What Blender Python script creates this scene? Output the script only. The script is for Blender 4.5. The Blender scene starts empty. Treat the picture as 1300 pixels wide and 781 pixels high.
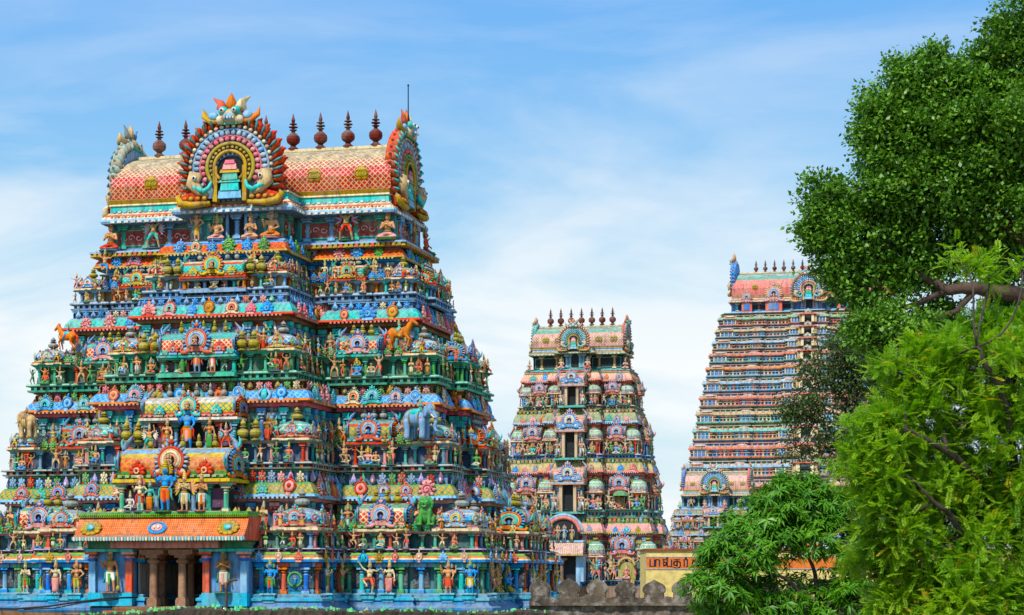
import bpy, math, random
import numpy as np
from mathutils import Matrix, Vector
random.seed(7)
RNG = np.random.default_rng(7)
PI = math.pi
SC = bpy.context.scene
COLL = SC.collection

# ------------------------------------------------------------------ camera facts (metres; Z up, ground at 0)
F_PX, HORIZON, CAM_Z = 2614.0, 730.5, 6.0
THETA = 0.2368                      # the temple's axes against the view
def at(px, py, Y):
    return Vector(((px-650)*Y/F_PX, Y, CAM_Z+(HORIZON-py)*Y/F_PX))

# ------------------------------------------------------------------ colours
def H(h):
    h = h.lstrip('#'); o = []
    for i in (0, 2, 4):
        c = int(h[i:i+2], 16)/255
        o.append(c/12.92 if c <= .04045 else ((c+.055)/1.055)**2.4)
    return tuple(o)
P = dict(tq=H('#54d0c6'), teal=H('#4cb4a4'), blue=H('#52a8ee'), sky=H('#93c8ea'), navy=H('#5688c4'), cobalt=H('#4480dc'),
 green=H('#5aa85e'), dkgreen=H('#4a9070'), olive=H('#aea148'), yellow=H('#e8c452'), mustard=H('#c9a248'), orange=H('#ea8848'),
 red=H('#e24a34'), coral=H('#ec7e6e'), pink=H('#f6b0aa'), rose=H('#ec8696'), lav=H('#b8a6ce'), cream=H('#f0dfb6'),
 white=H('#ebe6d8'), grey=H('#9ba39c'), slate=H('#86accc'), brown=H('#8d6848'), flesh=H('#eab088'), flesh2=H('#d6996c'),
 dark=H('#15191a'), maroon=H('#9a4e4a'), stone=H('#8a6548'), jade=H('#62bc9a'), sand=H('#d6b88a'), plum=H('#8a6488'),
 dteal=H('#408482'), lime=H('#86b83c'), finial=H('#6e322c'), dblue=H('#4a7aa6'))
def mixc(a, b, t): return tuple(x*(1-t)+y*t for x, y in zip(a, b))

# ------------------------------------------------------------------ geometry container
class Geo:
    __slots__ = ('co', 'loops', 'sizes', 'col', 'col2', 'uv', 'sm', '_me', '_name', 'h')
    def __init__(s, co, loops, sizes, col, col2, uv, sm):
        s.co, s.loops, s.sizes, s.col, s.col2, s.uv, s.sm = co, loops, sizes, col, col2, uv, sm
        s._me = None; s._name = None
        s.h = float(np.ptp(co, axis=0).max()) if len(co) else 0.
    def mesh(s, name, mat):
        if s._me is None:
            me = bpy.data.meshes.new(name)
            me.vertices.add(len(s.co)); me.vertices.foreach_set('co', s.co.astype(np.float32).ravel())
            me.loops.add(len(s.loops)); me.loops.foreach_set('vertex_index', s.loops.astype(np.int32))
            me.polygons.add(len(s.sizes))
            st = np.zeros(len(s.sizes), np.int32); st[1:] = np.cumsum(s.sizes)[:-1]
            me.polygons.foreach_set('loop_start', st)
            me.polygons.foreach_set('use_smooth', s.sm)
            a = me.attributes.new('Col', 'FLOAT_COLOR', 'FACE'); a.data.foreach_set('color', s.col.astype(np.float32).ravel())
            a = me.attributes.new('Col2', 'FLOAT_COLOR', 'FACE'); a.data.foreach_set('color', s.col2.astype(np.float32).ravel())
            a = me.attributes.new('UVMap', 'FLOAT2', 'CORNER'); a.data.foreach_set('vector', s.uv.astype(np.float32).ravel())
            me.update(calc_edges=True); me.validate()
            me.materials.append(mat); s._me = me
        return s._me
def geo_join(lst):
    co, lo, sz, c1, c2, uv, sm = [], [], [], [], [], [], []; n = 0
    for g, M in lst:
        A = np.array(M)
        co.append(g.co @ A[:3, :3].T + A[:3, 3]); lo.append(g.loops+n); n += len(g.co)
        sz.append(g.sizes); c1.append(g.col); c2.append(g.col2); uv.append(g.uv); sm.append(g.sm)
    cc = np.concatenate
    return Geo(cc(co), cc(lo), cc(sz), cc(c1), cc(c2), cc(uv), cc(sm))

LAT, CHK = .5, .25
class MB:
    def __init__(s): s.parts = []; s.M = Matrix.Identity(4)
    def add(s, vs, fs, col, pat=1.0, col2=None, uv=None, smooth=False):
        co = np.asarray(vs, float).reshape(-1, 3)
        nf = len(fs)
        loops = np.fromiter((i for f in fs for i in f), np.int64); sizes = np.fromiter((len(f) for f in fs), np.int64)
        c = np.empty((nf, 4)); c[:, :3] = col; c[:, 3] = pat
        d = np.ones((nf, 4)); d[:, :3] = col2 if col2 is not None else col
        u = np.zeros((len(loops), 2)) if uv is None else np.asarray(uv, float).reshape(-1, 2)
        g = Geo(co, loops, sizes, c, d, u, np.full(nf, smooth))
        s.parts.append((g, s.M.copy())); return g
    def geo(s): return geo_join(s.parts)
    def merge(s, g, M=None): s.parts.append((g, s.M @ (M if M is not None else Matrix.Identity(4))))
    def box(s, x0, x1, y0, y1, z0, z1, col, taper=0):
        t = taper
        v = [(x0, y0, z0), (x1, y0, z0), (x1, y1, z0), (x0, y1, z0), (x0+t, y0+t, z1), (x1-t, y0+t, z1), (x1-t, y1-t, z1), (x0+t, y1-t, z1)]
        s.add(v, [(3, 2, 1, 0), (4, 5, 6, 7), (0, 1, 5, 4), (1, 2, 6, 5), (2, 3, 7, 6), (3, 0, 4, 7)], col)
    def ell(s, c, r, col, nu=10, nv=6, R=None):
        if not hasattr(r, '__len__'): r = (r, r, r)
        v = [(0, 0, -1)]; f = []
        for j in range(1, nv):
            t = -PI/2+PI*j/nv
            for i in range(nu):
                a = 2*PI*i/nu; v.append((math.cos(t)*math.cos(a), math.cos(t)*math.sin(a), math.sin(t)))
        v.append((0, 0, 1)); n = len(v)-1
        for i in range(nu): f.append((0, 1+(i+1) % nu, 1+i)); f.append((n, n-nu+i, n-nu+(i+1) % nu))
        for j in range(nv-2):
            for i in range(nu):
                a = 1+j*nu+i; b = 1+j*nu+(i+1) % nu; f.append((a, b, b+nu, a+nu))
        v = np.array(v)*np.array(r)
        if R is not None: v = v @ np.array(R.to_3x3()).T
        s.add(v+np.array(c), f, col, smooth=True)
    def tube(s, pts, rad, col, n=6, caps=True, flat=1.0):
        pts = [Vector(p) for p in pts]; m = len(pts)
        if not hasattr(rad, '__len__'): rad = [rad]*m
        v = []; f = []; up = None
        for i, p in enumerate(pts):
            d = (pts[min(i+1, m-1)]-pts[max(i-1, 0)])
            if d.length < 1e-9: d = Vector((0, 0, 1))
            d.normalize()
            if up is None: up = d.orthogonal().normalized()
            else:
                up = up-d*up.dot(d)
                up = up.normalized() if up.length > 1e-6 else d.orthogonal().normalized()
            w = d.cross(up)
            for k in range(n):
                a = 2*PI*k/n; v.append(p+(up*math.cos(a)+w*math.sin(a)*flat)*rad[i])
        for i in range(m-1):
            for k in range(n):
                a = i*n+k; b = i*n+(k+1) % n; f.append((a, b, b+n, a+n))
        if caps: f.append(tuple(range(n-1, -1, -1))); f.append(tuple((m-1)*n+k for k in range(n)))
        s.add([tuple(x) for x in v], f, col, smooth=True)
    def lathe(s, prof, cols, n=12, power=2.0, c=(0, 0, 0), cap=True, rot=0., pats=None, cell=.2, smooth=True):
        """prof [(r,z)]; power > 2 squares the plan off."""
        v = []; L = 0; Ls = [0]
        for i, (r, z) in enumerate(prof):
            if i: L += math.hypot(r-prof[i-1][0], z-prof[i-1][1]); Ls.append(L)
            for k in range(n):
                a = 2*PI*k/n+rot; ca, sa = math.cos(a), math.sin(a)
                q = (abs(ca)**power+abs(sa)**power)**(-1/power)
                v.append((c[0]+r*q*ca, c[1]+r*q*sa, c[2]+z))
        rm = max(r for r, z in prof)
        for i in range(len(prof)-1):
            f = []; uv = []
            for k in range(n):
                a = i*n+k; b = i*n+(k+1) % n
                f.append((a, b, b+n, a+n))
                per = 2*PI*rm/cell
                u0, u1 = round(per)*k/n, round(per)*(k+1)/n
                uv += [(u0, Ls[i]/cell), (u1, Ls[i]/cell), (u1, Ls[i+1]/cell), (u0, Ls[i+1]/cell)]
            col = cols[min(i, len(cols)-1)] if isinstance(cols, list) else cols
            pt = pats.get(i) if pats else None
            if pt: s.add(v, f, col, pt[0], pt[1], uv, smooth)
            else: s.add(v, f, col, smooth=smooth)
        if cap:
            m = len(prof)-1; s.add(v, [tuple(m*n+k for k in range(n))], cols[-1] if isinstance(cols, list) else cols)
    def prism(s, poly, y0, y1, col, side=None):
        """poly in xz, counter-clockwise seen from -y; front at y0."""
        n = len(poly)
        v = [(x, y0, z) for x, z in poly]+[(x, y1, z) for x, z in poly]
        s.add(v, [tuple(range(n))], col); s.add(v, [tuple(range(2*n-1, n-1, -1))], col)
        s.add(v, [(i, i+n, (i+1) % n+n, (i+1) % n) for i in range(n)], side or col)
    def arc(s, cx, cz, r, w, col, a0=-30, a1=210, y=0, n=14, m=6, rz=None, flat=1.0):
        rz = rz or r
        pts = [(cx+r*math.cos(math.radians(a0+(a1-a0)*i/n)), y, cz+rz*math.sin(math.radians(a0+(a1-a0)*i/n))) for i in range(n+1)]
        s.tube(pts, w, col, m)
    def sweep(s, poly, prof, cell=.28, cap=False, cap_col=None):
        """closed plan outline (axis-aligned edges), profile rows (outward, z, colour, pattern, second colour)."""
        poly = clean(poly); n = len(poly)
        nr = []
        for i in range(n):
            p, q = poly[i], poly[(i+1) % n]; L = math.hypot(q[0]-p[0], q[1]-p[1]); nr.append(((q[1]-p[1])/L, -(q[0]-p[0])/L, L))
        off = []
        for i in range(n):
            a, b = nr[i-1], nr[i]; off.append((a[0]+b[0], a[1]+b[1]) if abs(a[0]*b[0]+a[1]*b[1]) < .5 else (b[0], b[1]))
        rings = [[(poly[i][0]+off[i][0]*o[0], poly[i][1]+off[i][1]*o[0], o[1]) for i in range(n)] for o in prof]
        S = np.concatenate([[0], np.cumsum([x[2] for x in nr])])/cell; T = 0
        for k in range(len(prof)-1):
            v = rings[k]+rings[k+1]; f = []; uv = []
            dT = math.hypot(prof[k+1][0]-prof[k][0], prof[k+1][1]-prof[k][1])/cell
            for i in range(n):
                j = (i+1) % n; f.append((i, j, n+j, n+i)); uv += [(S[i], T), (S[i+1], T), (S[i+1], T+dT), (S[i], T+dT)]
            T += dT; row = prof[k]
            s.add(v, f, row[2], row[3] if len(row) > 3 else 1.0, row[4] if len(row) > 4 else None, uv)
        if cap: s.add(rings[-1], [tuple(range(n))], cap_col or prof[-1][2])

def clean(poly):
    o = []
    for p in poly:
        if not o or abs(p[0]-o[-1][0])+abs(p[1]-o[-1][1]) > 1e-4: o.append(p)
    if abs(o[0][0]-o[-1][0])+abs(o[0][1]-o[-1][1]) < 1e-4: o.pop()
    r = []
    for i, p in enumerate(o):        # drop collinear points
        a, b = o[i-1], o[(i+1) % len(o)]
        if abs((p[0]-a[0])*(b[1]-p[1])-(p[1]-a[1])*(b[0]-p[0])) > 1e-6: r.append(p)
    return r
def outline(a, d, D, fs, ss):
    R = []
    for i, (e, off) in enumerate(fs):
        R.append((e, d+off))
        if i+1 < len(fs): R.append((e, d+fs[i+1][1]))
    for i, (e, off) in enumerate(ss):
        if i or off: R.append((a+off, ss[i-1][0] if i else d))
        R.append((a+off, e))
    L = [(-x, y) for x, y in reversed(R)]
    return clean(R+L)
def segs(poly):
    out = []
    for i in range(len(poly)):
        p, q = poly[i], poly[(i+1) % len(poly)]; L = math.hypot(q[0]-p[0], q[1]-p[1])
        out.append((p, q, ((q[1]-p[1])/L, -(q[0]-p[0])/L), L))
    return out
def T(x, y, z): return Matrix.Translation((x, y, z))
def RZ(a): return Matrix.Rotation(a, 4, 'Z')
def RX(a): return Matrix.Rotation(a, 4, 'X')
def RY(a): return Matrix.Rotation(a, 4, 'Y')
def SCL(x, y=None, z=None): return Matrix.Diagonal((x, x if y is None else y, x if z is None else z, 1))
def face_rot(n): return RZ(math.atan2(n[0], -n[1]))

# ------------------------------------------------------------------ materials
def nodes(mat):
    mat.use_nodes = True; nt = mat.node_tree; nt.nodes.clear(); return nt
def N(nt, t, **kw):
    n = nt.nodes.new(t)
    for k, v in kw.items():
        if k.startswith('i_'): n.inputs[k[2:].replace('_', ' ')].default_value = v
        else: setattr(n, k, v)
    return n
def MATH(nt, op, a, b=None, c=None):
    n = nt.nodes.new('ShaderNodeMath'); n.operation = op
    for i, x in enumerate((a, b, c)):
        if x is None: continue
        if isinstance(x, (int, float)): n.inputs[i].default_value = x
        else: nt.links.new(x, n.inputs[i])
    return n.outputs[0]
def MIX(nt, mode, fac, a, b):
    n = nt.nodes.new('ShaderNodeMix'); n.data_type = 'RGBA'; n.blend_type = mode
    for i, x in ((0, fac), (6, a), (7, b)):
        if isinstance(x, (int, float)): n.inputs[i].default_value = x
        elif isinstance(x, tuple): n.inputs[i].default_value = (*x[:3], 1)
        else: nt.links.new(x, n.inputs[i])
    return n.outputs[2]
def RAMP(nt, x, pts):
    n = nt.nodes.new('ShaderNodeValToRGB'); e = n.color_ramp.elements
    while len(e) > 1: e.remove(e[-1])
    for i, (p, c) in enumerate(pts):
        el = e[0] if i == 0 else e.new(p)
        el.position = p; el.color = (*c, 1) if isinstance(c, tuple) else (c, c, c, 1)
    nt.links.new(x, n.inputs[0]); return n.outputs[0]
def NOISE(nt, vec, scale, detail=4, rough=.6):
    n = N(nt, 'ShaderNodeTexNoise'); n.inputs['Scale'].default_value = scale; n.inputs['Detail'].default_value = detail; n.inputs['Roughness'].default_value = rough
    if vec is not None: nt.links.new(vec, n.inputs['Vector'])
    return n.outputs['Fac']

def stucco(name, k=1.0, haze=0.0, sat=1.14):
    """painted plaster: colour from the face attribute, lattice / diamond pattern in UV, weathering and painted recess shade over it."""
    m = bpy.data.materials.new(name); nt = nodes(m); L = nt.links.new
    c1 = N(nt, 'ShaderNodeAttribute', attribute_name='Col'); c2 = N(nt, 'ShaderNodeAttribute', attribute_name='Col2')
    uv = N(nt, 'ShaderNodeAttribute', attribute_name='UVMap'); sx = N(nt, 'ShaderNodeSeparateXYZ'); L(uv.outputs['Vector'], sx.inputs[0])
    p = MATH(nt, 'ADD', sx.outputs[0], sx.outputs[1]); q = MATH(nt, 'SUBTRACT', sx.outputs[0], sx.outputs[1])
    fa = MATH(nt, 'ABSOLUTE', MATH(nt, 'SUBTRACT', MATH(nt, 'FRACT', MATH(nt, 'MULTIPLY', p, .5)), .5))
    fb = MATH(nt, 'ABSOLUTE', MATH(nt, 'SUBTRACT', MATH(nt, 'FRACT', MATH(nt, 'MULTIPLY', q, .5)), .5))
    lat = MATH(nt, 'GREATER_THAN', MATH(nt, 'MAXIMUM', fa, fb), .385)
    chk = MATH(nt, 'GREATER_THAN', MATH(nt, 'MULTIPLY', MATH(nt, 'SUBTRACT', fa, .25), MATH(nt, 'SUBTRACT', fb, .25)), 0)
    al = c1.outputs['Alpha']
    isl = MATH(nt, 'COMPARE', al, LAT, .05); isc = MATH(nt, 'COMPARE', al, CHK, .05)
    fac = MATH(nt, 'ADD', MATH(nt, 'MULTIPLY', isl, lat), MATH(nt, 'MULTIPLY', isc, chk))
    base = MIX(nt, 'MIX', fac, c1.outputs['Color'], c2.outputs['Color'])
    sp_ = N(nt, 'ShaderNodeSeparateColor'); L(base, sp_.inputs[0]); lum = RAMP(nt, MATH(nt, 'MAXIMUM', MATH(nt, 'MAXIMUM', sp_.outputs[0], sp_.outputs[1]), sp_.outputs[2]), [(.015, .05), (.09, 1.)])
    geo = N(nt, 'ShaderNodeNewGeometry'); pos = geo.outputs['Position']
    n1 = NOISE(nt, pos, .9*k, 5, .65); n2 = NOISE(nt, pos, 9*k, 4, .7)
    # stretched vertical run-off stains
    mp = N(nt, 'ShaderNodeMapping'); mp.inputs['Scale'].default_value = (3.2*k, 3.2*k, .45*k); L(pos, mp.inputs[0])
    n3 = NOISE(nt, mp.outputs[0], 1.6, 4, .6)
    base = MIX(nt, 'MULTIPLY', 1.0, base, RAMP(nt, n2, [(.28, .72), (.5, 1.0), (.75, 1.08)]))
    base = MIX(nt, 'MIX', MATH(nt, 'MULTIPLY', RAMP(nt, n1, [(.42, 0.), (.66, 1.)]), MATH(nt, 'MULTIPLY', lum, .34)), base, H('#b9ad98'))
    base = MIX(nt, 'MULTIPLY', .8, base, RAMP(nt, n3, [(.34, (.46, .43, .40)), (.5, (.97, .96, .95)), (.62, (1.08, 1.07, 1.05))]))
    # black mould and dust lying on everything that faces the sky
    nz = N(nt, 'ShaderNodeSeparateXYZ'); L(geo.outputs['Normal'], nz.inputs[0])
    up = MATH(nt, 'MULTIPLY', RAMP(nt, nz.outputs[2], [(.45, 0.), (.9, 1.)]), RAMP(nt, NOISE(nt, pos, 2.2*k, 5, .7), [(.38, .15), (.62, .8)]))
    base = MIX(nt, 'MIX', MATH(nt, 'MULTIPLY', up, lum), base, H('#6d675e'))
    # chips down to grey plaster
    base = MIX(nt, 'MIX', MATH(nt, 'MULTIPLY', RAMP(nt, NOISE(nt, pos, 5.5*k, 6, .75), [(.64, 0.), (.69, .65)]), lum), base, H('#a39b8e'))
    # crevice grime, deepened so the shade of recesses is painted into the colour
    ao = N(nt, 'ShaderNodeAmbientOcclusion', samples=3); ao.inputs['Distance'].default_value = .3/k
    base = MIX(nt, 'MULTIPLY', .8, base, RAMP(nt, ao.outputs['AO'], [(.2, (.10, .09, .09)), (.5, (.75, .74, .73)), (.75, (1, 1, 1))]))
    hs = N(nt, 'ShaderNodeHueSaturation'); hs.inputs['Saturation'].default_value = sat; hs.inputs['Value'].default_value = 1.04; L(base, hs.inputs['Color']); base = hs.outputs[0]
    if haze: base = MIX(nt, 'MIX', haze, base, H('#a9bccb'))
    b = N(nt, 'ShaderNodeBsdfPrincipled'); L(base, b.inputs['Base Color']); b.inputs['Roughness'].default_value = .68
    b.inputs['Specular IOR Level'].default_value = .3
    bp = N(nt, 'ShaderNodeBump'); bp.inputs['Strength'].default_value = .5; bp.inputs['Distance'].default_value = .03/k
    L(n2, bp.inputs['Height']); L(bp.outputs[0], b.inputs['Normal'])
    o = N(nt, 'ShaderNodeOutputMaterial'); L(b.outputs[0], o.inputs[0]); return m

def plain(name, col, col2, scale=1.0, rough=.85, moss=None):
    m = bpy.data.materials.new(name); nt = nodes(m); L = nt.links.new
    pos = N(nt, 'ShaderNodeNewGeometry').outputs['Position']
    a = NOISE(nt, pos, scale, 6, .65); b_ = NOISE(nt, pos, scale*7, 5, .7)
    c = MIX(nt, 'MIX', RAMP(nt, a, [(.35, 0.), (.65, 1.)]), col, col2)
    c = MIX(nt, 'MULTIPLY', 1.0, c, RAMP(nt, b_, [(.3, .6), (.55, 1.), (.8, 1.2)]))
    if moss: c = MIX(nt, 'MIX', RAMP(nt, NOISE(nt, pos, scale*2.3, 6, .7), [(.5, 0.), (.62, .8)]), c, moss)
    b = N(nt, 'ShaderNodeBsdfPrincipled'); L(c, b.inputs['Base Color']); b.inputs['Roughness'].default_value = rough
    bp = N(nt, 'ShaderNodeBump'); bp.inputs['Strength'].default_value = .6; bp.inputs['Distance'].default_value = .03; L(b_, bp.inputs['Height']); L(bp.outputs[0], b.inputs['Normal'])
    o = N(nt, 'ShaderNodeOutputMaterial'); L(b.outputs[0], o.inputs[0]); return m

# ------------------------------------------------------------------ objects
def tag(o, label=None, cat=None, group=None, kind=None):
    for k, v in (('label', label), ('category', cat), ('group', group), ('kind', kind)):
        if v: o[k] = v
    return o
def link(name, data, parent=None, M=None):
    o = bpy.data.objects.new(name, data); COLL.objects.link(o)
    if parent is not None: o.parent = parent
    if M is not None: o.matrix_basis = M
    return o
# ------------------------------------------------------------------ figures: capsules and ellipsoids fused by a voxel remesh into one body
ROLES = ['skin', 'cloth', 'gold', 'sash', 'hair', 'white', 'dark', 'ped', 'halo', 'cloth2']
def role(r): return (1000+ROLES.index(r), 0, 0)
def fuse(prims, voxel):
    """prims: ('c',p0,p1,r0,r1,role) or ('e',centre,radii,role[,rot]) -> (co, loops, sizes, role per face)"""
    mb = MB()
    for p in prims:
        if p[0] == 'c':
            a, b = Vector(p[1]), Vector(p[2])
            mb.tube([a, a.lerp(b, .5), b], [p[3], (p[3]+p[4])/2, p[4]], (1, 1, 1), 10); mb.ell(a, p[3], (1, 1, 1)); mb.ell(b, p[4], (1, 1, 1))
        else: mb.ell(p[1], p[2], (1, 1, 1), 14, 9, p[4] if len(p) > 4 else None)
    g = mb.geo(); me = bpy.data.meshes.new('tmp'); me.from_pydata(g.co.tolist(), [], np_faces(g))
    o = bpy.data.objects.new('tmp', me); COLL.objects.link(o)
    md = o.modifiers.new('r', 'REMESH'); md.mode = 'VOXEL'; md.voxel_size = voxel; md.use_smooth_shade = True
    sm = o.modifiers.new('s', 'SMOOTH'); sm.factor = .5; sm.iterations = 2
    dg = bpy.context.evaluated_depsgraph_get(); ev = o.evaluated_get(dg); r = bpy.data.meshes.new_from_object(ev)
    co = np.empty(len(r.vertices)*3); r.vertices.foreach_get('co', co); co = co.reshape(-1, 3)
    lo = np.empty(len(r.loops), np.int32); r.loops.foreach_get('vertex_index', lo)
    sz = np.empty(len(r.polygons), np.int32); r.polygons.foreach_get('loop_total', sz)
    ce = np.empty(len(r.polygons)*3); r.polygons.foreach_get('center', ce); ce = ce.reshape(-1, 3)
    bpy.data.objects.remove(o); bpy.data.meshes.remove(me); bpy.data.meshes.remove(r)
    best = np.full(len(ce), 1e9); rl = np.zeros(len(ce), int)
    for p in prims:
        if p[0] == 'c':
            a, b = np.array(p[1], float), np.array(p[2], float); ab = b-a
            t = np.clip(((ce-a)@ab)/max(ab@ab, 1e-9), 0, 1); d = np.linalg.norm(ce-(a+t[:, None]*ab), axis=1)-(p[3]+(p[4]-p[3])*t); k = p[5]
        else:
            r3 = np.array(p[2] if hasattr(p[2], '__len__') else (p[2],)*3); q = ce-np.array(p[1])
            if len(p) > 4 and p[4] is not None: q = q @ np.array(p[4].to_3x3())
            d = (np.linalg.norm(q/r3, axis=1)-1)*r3.min(); k = p[3]
        w = d < best; best[w] = d[w]; rl[w] = ROLES.index(k)
    c = np.zeros((len(ce), 4)); c[:, 0] = 1000+rl; c[:, 3] = 1
    return Geo(co, lo.astype(np.int64), sz.astype(np.int64), c, c.copy(), np.zeros((len(lo), 2)), np.full(len(sz), True))
def np_faces(g):
    o = []; i = 0
    for n in g.sizes: o.append([int(x) for x in g.loops[i:i+n]]); i += n
    return o
def recolor(g, pal):
    c = g.col.copy(); d = g.col2.copy()
    for A in (c, d):
        k = A[:, 0] >= 999; idx = (A[k, 0]-1000).astype(int)
        tab = np.array([pal[r] for r in ROLES]); A[k, :3] = tab[idx]
    return Geo(g.co, g.loops, g.sizes, c, d, g.uv, g.sm)

ARM = {  # elbow, wrist (x outward)
 'down': ((.185, .01, .62), (.20, -.05, .485)), 'bless': ((.195, 0, .63), (.18, -.13, .74)), 'hip': ((.25, .02, .65), (.135, -.06, .545)),
 'pray': ((.185, -.03, .62), (.022, -.15, .70)), 'up': ((.25, 0, .85), (.225, -.02, 1.02)), 'rear': ((.235, .03, .69), (.255, .0, .85)),
 'out': ((.26, 0, .74), (.38, -.06, .80)), 'lap': ((.20, -.02, .62), (.07, -.14, .54)), 'across': ((.17, -.05, .64), (-.10, -.13, .78)),
 'high': ((.24, -.02, .86), (.34, -.04, 1.02)), 'give': ((.18, -.02, .62), (.17, -.15, .52)), 'knee': ((.22, -.04, .6), (.2, -.16, .46))}
LEG = {'stand': ((.06, 0, .48), (.072, -.015, .27), (.07, .01, .05)), 'wide': ((.065, 0, .48), (.17, -.06, .29), (.2, .0, .05)),
 'lift': ((.065, 0, .48), (.2, -.13, .45), (.05, -.12, .27)), 'bent': ((.065, 0, .48), (.15, -.08, .28), (.09, 0, .05)),
 'step': ((.06, 0, .48), (.13, -.1, .31), (.15, -.11, .05)), 'cross': ((.07, 0, .48), (.23, -.11, .40), (-.07, -.17, .37)),
 'hang': ((.07, 0, .48), (.12, -.19, .44), (.1, -.18, .2)), 'squat': ((.07, 0, .48), (.2, -.14, .52), (.15, -.06, .3)),
 'tuck': ((.06, 0, .48), (.1, -.02, .27), (.0, -.03, .05))}
POSES = {  # name: (right arm list, left arm list, right leg, left leg, base drop, skirt, extras)
 'bless': (['bless'], ['hip'], 'stand', 'stand', 0, 0, 'halo'), 'pray': (['pray'], ['pray'], 'stand', 'stand', 0, 0, ''),
 'four': (['bless', 'rear'], ['give', 'rear'], 'stand', 'stand', 0, 0, 'halo'), 'atlas': (['up'], ['up'], 'wide', 'bent', 0, 0, 'nocrown'),
 'dance': (['high'], ['out'], 'lift', 'bent', 0, 0, ''), 'lunge': (['high'], ['out'], 'wide', 'step', 0, 0, ''),
 'lotus': (['bless'], ['lap'], 'cross', 'cross', .34, 0, 'halo'), 'lotus_four': (['bless', 'rear'], ['lap', 'rear'], 'cross', 'cross', .34, 0, 'halo'),
 'lalita': (['bless'], ['knee'], 'cross', 'hang', .22, 0, ''), 'flute': (['across'], ['bless'], 'tuck', 'stand', 0, 0, ''),
 'lady': (['bless'], ['down'], 'stand', 'stand', 0, 1, ''), 'guard': (['bless'], ['down'], 'stand', 'step', 0, 0, 'mace'),
 'winged': (['pray'], ['pray'], 'stand', 'stand', 0, 0, 'wings'), 'winged_up': (['up'], ['up'], 'wide', 'wide', 0, 0, 'wings'),
 'squat': (['knee'], ['knee'], 'squat', 'squat', .27, 0, 'nocrown'), 'prayseat': (['pray'], ['pray'], 'cross', 'cross', .34, 0, '')}
SEATED = {'lotus', 'lotus_four', 'lalita', 'squat', 'prayseat'}
ACTIVE = {'dance', 'lunge', 'atlas', 'flute', 'winged_up'}
def body_prims(pose, off=(0, 0, 0), ride=False):
    ra, la, rl, ll, drop, skirt, ex = POSES[pose]
    pr = []; dz = -drop
    def P3(s, p): return (s*p[0]+off[0], p[1]+off[1], p[2]+dz+off[2])
    tilt = .02 if pose in ('dance', 'flute', 'lady') else 0
    C = lambda a, b, r0, r1, k: pr.append(('c', a, b, r0, r1, k))
    E = lambda c, r, k, R=None: pr.append(('e', c, r, k, R))
    E(P3(1, (tilt, 0, .715)), (.115, .078, .105), 'skin'); E(P3(1, (tilt*.5, -.01, .60)), (.085, .07, .08), 'skin')
    E(P3(1, (0, .005, .495)), (.112, .085, .075), 'cloth')
    if skirt or pose in ('bless',): E(P3(1, (.05, -.06, .725)), (.045, .045, .045), 'skin'); E(P3(1, (-.05, -.06, .725)), (.045, .045, .045), 'skin')
    C(P3(1, (tilt, .0, .79)), P3(1, (tilt, -.005, .85)), .04, .036, 'skin')
    E(P3(1, (tilt, -.012, .905)), (.062, .068, .078), 'skin'); E(P3(1, (tilt, .022, .92)), (.06, .058, .07), 'hair')
    for s in (1, -1): E(P3(s, (.064, .0, .9)), (.014, .022, .034), 'gold')
    for s, arms in ((-1, ra), (1, la)):
        for i, a in enumerate(arms):
            e, w = ARM[a]; sh = (.13, .03*i, .775)
            C(P3(s, sh), P3(s, e), .038, .03, 'skin'); C(P3(s, e), P3(s, w), .03, .02, 'skin')
            d = (Vector(P3(s, w))-Vector(P3(s, e))).normalized()
            if a == 'pray': d = Vector((0, -.1, 1))
            E(tuple(Vector(P3(s, w))+d*.026), (.024, .02, .028), 'skin')
            pr.append(('F', P3(s, w), tuple(d), s))
    for s, l in ((-1, rl), (1, ll)):
        h, k, f = LEG[l]; seat = l in ('cross', 'squat')
        C(P3(s, h), P3(s, k), .064, .046, 'cloth'); C(P3(s, k), P3(s, f), .044, .028, 'cloth' if (seat or skirt) else 'skin')
        fx = Vector(P3(s, f))
        if l == 'cross': C(fx, fx+Vector((-s*.05, -.02, 0)), .026, .018, 'skin')
        else: C(fx+Vector((0, 0, -.02)), fx+Vector((s*.02, -.085, -.033)), .026, .018, 'skin')
    if skirt:
        C(P3(1, (0, 0, .45)), P3(1, (0, 0, .12)), .1, .115, 'cloth')
    elif rl == 'stand': C(P3(1, (0, -.03, .46)), P3(1, (0, -.06, .2)), .05, .028, 'cloth2')
    return pr
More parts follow.
